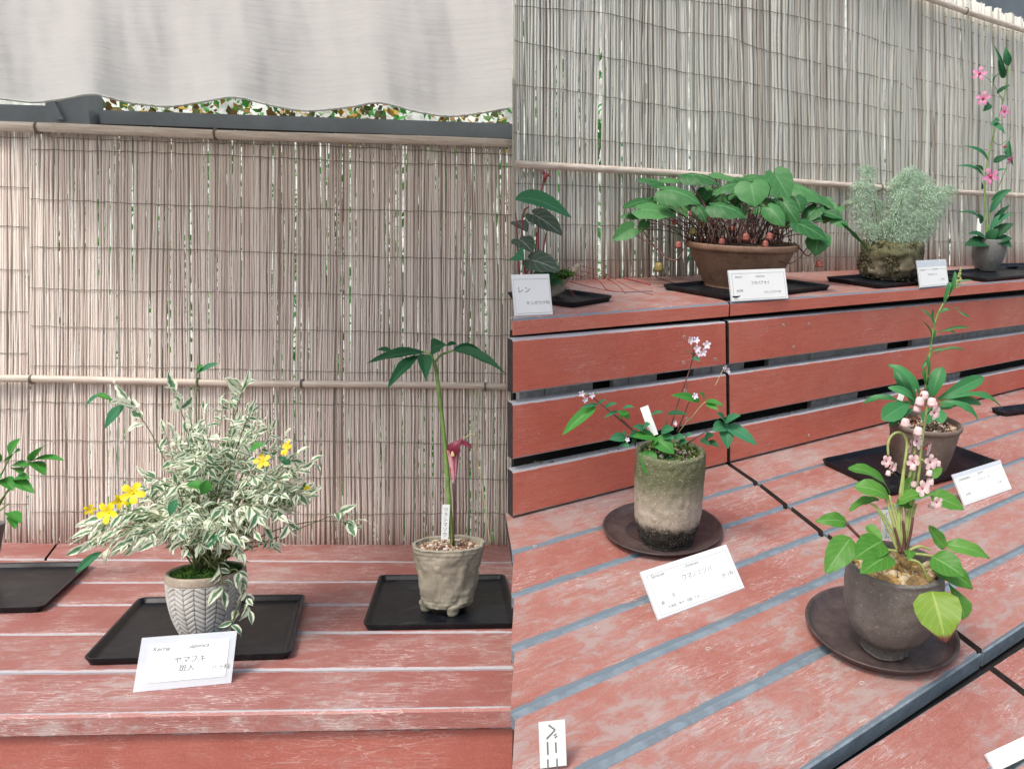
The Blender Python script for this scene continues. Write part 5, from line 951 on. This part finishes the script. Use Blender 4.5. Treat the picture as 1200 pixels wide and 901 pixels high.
for (a, b, wd) in (((1096, 382), (1078, 362), 3), ((1091, 402), (1080, 376), 3), ((1095, 384), (1094, 362), 3), ((1100, 368), (1113, 363), 5), ((1122, 364), (1136, 372), 2.5), ((1098, 390), (1136, 384), 3.5), ((1106, 388), (1120, 391), 3), ((1090, 418), (1132, 411), 4), ((1089, 412), (1104, 408), 3), ((1089, 420), (1080, 432), 4), ((1092, 400), (1096, 386), 3), ((1106, 356), (1117, 330), 5), ((1112, 346), (1119, 318), 5), ((1118, 336), (1140, 329), 3), ((1108, 352), (1112, 330), 4), ((1115, 362), (1124, 363), 2.5), ((1088, 440), (1086, 415), 4), ((1086, 452), (1082, 430), 4)):
    leafmat_mesh(bp, nl_, b_(*a, -.01), b_(*b, -.02), wd * pxB, jit=.6)
mb = MB()
for i in range(60):
    u = rnd.random(); c = b_(1122 + u * 4 + rnd.uniform(-3.2, 3.2) * (1.1 - u), 337 - u * 24, -.01 + rnd.uniform(-.003, .003)); v, f = ico(); s = .0021 * (1.1 - u * .6); mb.add([c + p * s for p in v], f)
mb.to(bp, 'bud_spike', plain('pale green buds', (.42, .50, .18), .5, .2, 200))
tag(B, 'small white tag at the left inside the brown pot', BD - .0, (1051, 468), (1056, 454), 6.5, None)
card_s('white name card on the lower planks beside the brown pot tray', (1130, 593), (1186, 573), (1116, 556), 0, (('Chionographis', .08, .76, .095, .3, 'LEFT'), ('japonica', .46, .79, .095, .3, 'LEFT'), ('シライトソウ', .40, .57, .12, 0, 'LEFT'), ('多年草', .10, .27, .085, 0, 'LEFT'), ('ユリ科', .74, .30, .10, 0, 'LEFT')), lean=.6, band=.13)
tray(B, 'corner of a black tray at the right edge, on the lower planks', (1176, 487), (1230, 476), (1222, 468), (1170, 478), 0, ht=.012)

# front grey bowl with round leaves and pink nodding flowers
GB, GH, GR = pot_axes(B, (1036, 758), .007, (1042, 659), 117)
gp = Thing(B, 'potted_plant', 'dark grey clay bowl with broad green leaves, a yellowing leaf and nodding pale pink flowers', 'potted plant', GB)
lathe(gp, 'pot', [(0, 0), (GR * .46, 0), (GR * .50, .004), (GR * .56, GH * .13), (GR * .82, GH * .28), (GR * .97, GH * .52), (GR * 1.0, GH * .78), (GR * .99, GH * .95), (GR * 1.0, GH * .985), (GR * .97, GH), (GR * .91, GH * .99), (GR * .87, GH * .85)], M['potDark'], seg=112, disp=rough(1.4, .0022, 31, .00015), sub=10)
lathe(gp, 'soil', [(0, GH * .90), (GR * .9, GH * .86)], M['soil'], sub=1, seg=40); stones(gp, GR * .83, GH * .88, 760, .0025, .0052, M['gravelyellow'], dome=.12)
for _ in range(9):
    a = rnd.uniform(3.4, 6); c = V((math.cos(a) * GR * rnd.uniform(.3, .75), math.sin(a) * GR * rnd.uniform(.3, .7), GH * .9)); v, f = ico(); s = rnd.uniform(.006, .009)
    gp.mesh('stone', [c + V((p.x * s * 1.2, p.y * s, p.z * s * .75)) * rnd.uniform(.93, 1.07) for p in v], f, rnd.choice((M['gravelyellow'],)), local=True, smooth=True)
GD = B.dep(GB + V((0, 0, GH))); g_ = at(gp, GD); pxG = GD / FPX; sg = MB(); sr = MB()
for q in (((1058, 645), (1056, 600), (1058, 570), (1060, 545)), ((1063, 645), (1068, 600), (1076, 560), (1080, 520), (1086, 480), (1087, 462)), ((1054, 645), (1054, 590), (1060, 545), (1063, 520), (1058, 508), (1048, 508), (1041, 518), (1041, 535)), ((1066, 560), (1070, 540), (1074, 520)), ((1060, 640), (1068, 580), (1073, 545), (1076, 535)), ((1070, 545), (1078, 538), (1088, 545))):
    sg.tube([g_(*p, -.02) for p in q], .0022, .0015)
for q in (((1056, 648), (1046, 620), (1028, 595), (1020, 590)), ((1052, 645), (1042, 622), (1026, 594)), ((1058, 642), (1046, 610), (1040, 590), (1030, 570)), ((1058, 642), (1050, 610), (1042, 580)), ((1062, 640), (1068, 610), (1074, 590)), ((1052, 646), (1040, 644), (1030, 645)), ((1064, 648), (1085, 650), (1095, 652)), ((1064, 655), (1080, 662), (1092, 692)), ((1058, 644), (1062, 610), (1060, 590)), ((1057, 644), (1054, 615), (1048, 590)), ((1064, 645), (1078, 640), (1090, 644)), ((1062, 642), (1062, 615), (1068, 592))): sg.tube([g_(*p, -.02) for p in q], .0021, .0013)
for q in (((1058, 648), (1060, 630), (1058, 610)), ((1060, 648), (1066, 630), (1070, 606)), ((1055, 648), (1052, 632), (1048, 618)), ((992, 613), (998, 620), (1006, 628), (1012, 634))): one(gp, 'red_stalk', M['stembrown'], [g_(*p, -.024) for p in q], .0022, .0015)
sg.to(gp, 'stems', plain('pale green stalk', (.30, .36, .12), .45, .25, 60))
fo = [mk_leaf('leaf_blade', M['l_fresh'], OVATE, arch=a, fold=f, wav=w_, nc=4) for a, f, w_ in ((.08, .12, .02), (.2, .1, .03), (-.08, .2, .03))]; fob = [mk_leaf('leaf_blade', M['l_fresh'], OBOV, arch=a, fold=.12, wav=.02, nc=4) for a in (.15, .3)]
for (a, b, wd, me, dz, nr) in (((1043, 578), (993, 549), 20, fob[1], .0, (0, -.5, 1)), ((1046, 592), (1001, 570), 24, fob[1], -.02, None), ((1030, 585), (994, 600), 16, fo[1], -.01, (.3, -.2, 1)), ((992, 612), (955, 611), 19, fo[1], -.02, None), ((1068, 590), (1050, 590), 14, fo[2], -.03, None), ((1050, 590), (1100, 580), 22, fo[1], -.035, (0, -.3, 1)), ((1090, 580), (1130, 597), 24, fo[0], -.02, None), ((1090, 560), (1104, 548), 12, fo[0], .02, None), ((1062, 580), (1070, 552), 13, fo[2], .01, None),
                               ((997, 630), (967, 672), 32, fo[0], -.05, None), ((1034, 634), (1000, 655), 32, fo[0], -.07, None), ((1043, 650), (1008, 672), 28, fo[0], -.09, None), ((1066, 645), (1066, 656), 12, fo[0], -.07, None), ((1108, 642), (1088, 615), 17, fo[2], -.03, None), ((1108, 638), (1160, 654), 19, fo[1], -.02, None), ((1092, 652), (1130, 676), 32, fo[0], -.06, None), ((1094, 660), (1140, 690), 26, fo[1], -.03, None), ((1112, 684), (1130, 725), 25, fob[0], -.03, None), ((1016, 615), (1034, 632), 14, fo[2], -.04, None)):
    leafmat_mesh(gp, me, g_(*a, dz * .6), g_(*b, dz), wd * pxG, nrm=V(nr) if nr else None, jit=.22)
yl = mk_leaf('leaf_blade', M['l_scorch'], OVATE, arch=.1, fold=.12, wav=.03, nc=5)
leafmat_mesh(gp, yl, g_(1092, 692, -.07), g_(1108, 753, -.10), 48 * pxG, jit=.05, label='yellow green leaf with a scorched brown edge')
pkp = petal('petal', M['pinkpetal'], .5); sgx = MB()
for (x, y, r, op_) in ((1083, 463, 7, 0), (1078, 470, 7, 0), (1075, 478, 6, 0), (1092, 471, 7, 0), (1095, 474, 5, 0), (1094, 483, 7, 1), (1061, 495, 7, 0), (1076, 505, 7, 0), (1064, 523, 8, 1), (1073, 517, 8, 1), (1086, 526, 7, 1), (1038, 540, 6, 1), (1045, 547, 6, 1), (1041, 554, 4, 0), (1069, 540, 7, 1), (1070, 547, 5, 0), (1089, 541, 8, 1), (1099, 543, 5, 0), (1089, 554, 5, 0), (1090, 564, 6, 0), (1080, 572, 8, 1), (1071, 567, 5, 0), (1097, 588, 6, 1), (1092, 591, 5, 0)):
    c = g_(x, y, -.03 + rnd.uniform(-.012, .012)); nn_ = V((rnd.uniform(-.6, .6), -1, rnd.uniform(-.6, .1) if not op_ else rnd.uniform(-.1, .4)))
    if op_: flower(gp, c, nn_, r * pxG * 1.2, pkp, 5, M['magenta'], r * pxG * .25, wd=.75, cup=.25, rot=rnd.random())
    else: cup(gp, lambda a_, b__, c__: c, x, y, r * .68, 0, pxG, M['pinkpetal'])
    if y < 580: sgx.tube([c + UP * r * pxG * .5, c + UP * r * pxG * 1.1 + V((.002, 0, 0)), g_(x + (1072 - x) * .35, y - 3 + abs(x - 1072) * .25, -.02)], .0008, .0006, n=4)
sgx.to(gp, 'flower_stalks', M['stembrown'])
tag(B, 'pale blue-white tag standing at the back of the grey bowl', GD + .02, (1033, 632), (1032, 597), 12, 'イワカラム', size=.5)
# label stake at the bottom left and the corner of another card at the bottom right
p0 = B.h(633, 905, 0); dpt = B.dep(p0) - .0
tag(B, 'white upright label strip at the bottom, left of all the cards', dpt, (633, 900), (631, 846), 31, 'ベニコ', turned=True)
card_s('corner of a white name card cut off at the bottom right', (1166, 905), (1232, 873), (1153, 884), -.003, (), lean=.9)

# ---------------- garden behind the screens
def hedge(name, label, x0, x1, y0, y1, z0, z1_, n, mat, s=.05, seed=5):
    r = random.Random(seed); T = Thing(ID, name, label, 'hedge', V(((x0 + x1) / 2, (y0 + y1) / 2, -1.25))); mb = MB(); base = 0
    for _ in range(n):
        x = r.uniform(x0, x1); y = r.uniform(y0, y1); z = r.uniform(z0, z1_ + .35 * mn.noise(V((x * 1.3, y, 2)))) - 1.25; q = s * r.uniform(.5, 1.3)
        if mn.noise(V((x * 2.2, y * 2, z * 2.2))) < -.28: continue
        a = V((r.uniform(-1, 1), r.uniform(-1, 1), r.uniform(-1, 1))).normalized(); b = a.orthogonal().normalized(); c = V((x, y, z)); mb.add([c - a * q, c + b * q * .45, c + a * q, c - b * q * .45], [(0, 1, 2, 3)], uv=[(.5, 0), (1, .5), (.5, 1), (0, .5)])
    mb.to(T, 'foliage', mat, uv=True, kind='stuff', smooth=False)
    for _ in range(7):
        x = r.uniform(x0, x1); y = (y0 + y1) / 2; m2 = MB(); m2.tube([V((x, y, -1.25)), V((x + r.uniform(-.2, .2), y, -.6)), V((x + r.uniform(-.3, .3), y, z1_ - 1.5))], .03, .012); m2.to(T, 'trunk', M['twig'])
    return T
hedge('hedge', 'loose green hedge behind the left screen, showing over its top', -2.6, -.1, 3.0, 4.2, .1, 2.75, 9500, M['l_green'], .028, 5)
hedge('hedge', 'darker green hedge behind the right screen', -.1, 3.4, 3.0, 4.4, .1, 2.3, 8000, M['l_blue'], .028, 6)

wm = plain('pale rendered wall', (.52, .55, .51), .9, .45, 9, .3)
wt = Thing(ID, 'garden_wall', 'pale weathered garden wall far behind both screens', 'wall', V((0, 4.9, -1.25)))
mb = MB(); mb.box((0, 4.95, -1.25 + 2.75), (16, .2, 5.5)); mb.to(wt, 'wall_face', wm, smooth=False)
mb = MB(); mb.box((0, 4.93, -1.25 + 5.56), (16, .3, .12)); mb.to(wt, 'coping', M['steel'], smooth=False)

yt = Thing(ID, 'hedge', 'yellowing leaves showing between the grey beam and the shade cloth', 'hedge', V((-1.2, 2.9, -1.25))); mb = MB(); r = random.Random(8)
for _ in range(1500):
    x = r.uniform(-2.3, -.35); c = V((x, 2.9 + r.uniform(-.1, .1), r.uniform(.86, 1.12) + .12 * mn.noise(V((x * 3, 0, 0)))));
    if mn.noise(V((x * 4, c.z * 3, 5))) < .0: continue
    a = V((r.uniform(-1, 1), r.uniform(-1, 1), r.uniform(-1, 1))).normalized(); b = a.orthogonal(); q = r.uniform(.01, .024); mb.add([c - a * q, c + b * q * .5, c + a * q, c - b * q * .5], [(0, 1, 2, 3)])
mb.to(yt, 'foliage', m_soil('autumn leaves', [(.35, .22, .03), (.12, .16, .05), (.5, .3, .03), (.2, .24, .1), (.25, .12, .03)]), kind='stuff', smooth=False)
for x in (-2.0, -1.3, -.6): m2 = MB(); m2.tube([V((x, 2.95, -1.25)), V((x + .05, 2.95, 0)), V((x - .05, 2.92, 1.0))], .025, .008); m2.to(yt, 'trunk', M['twig'])
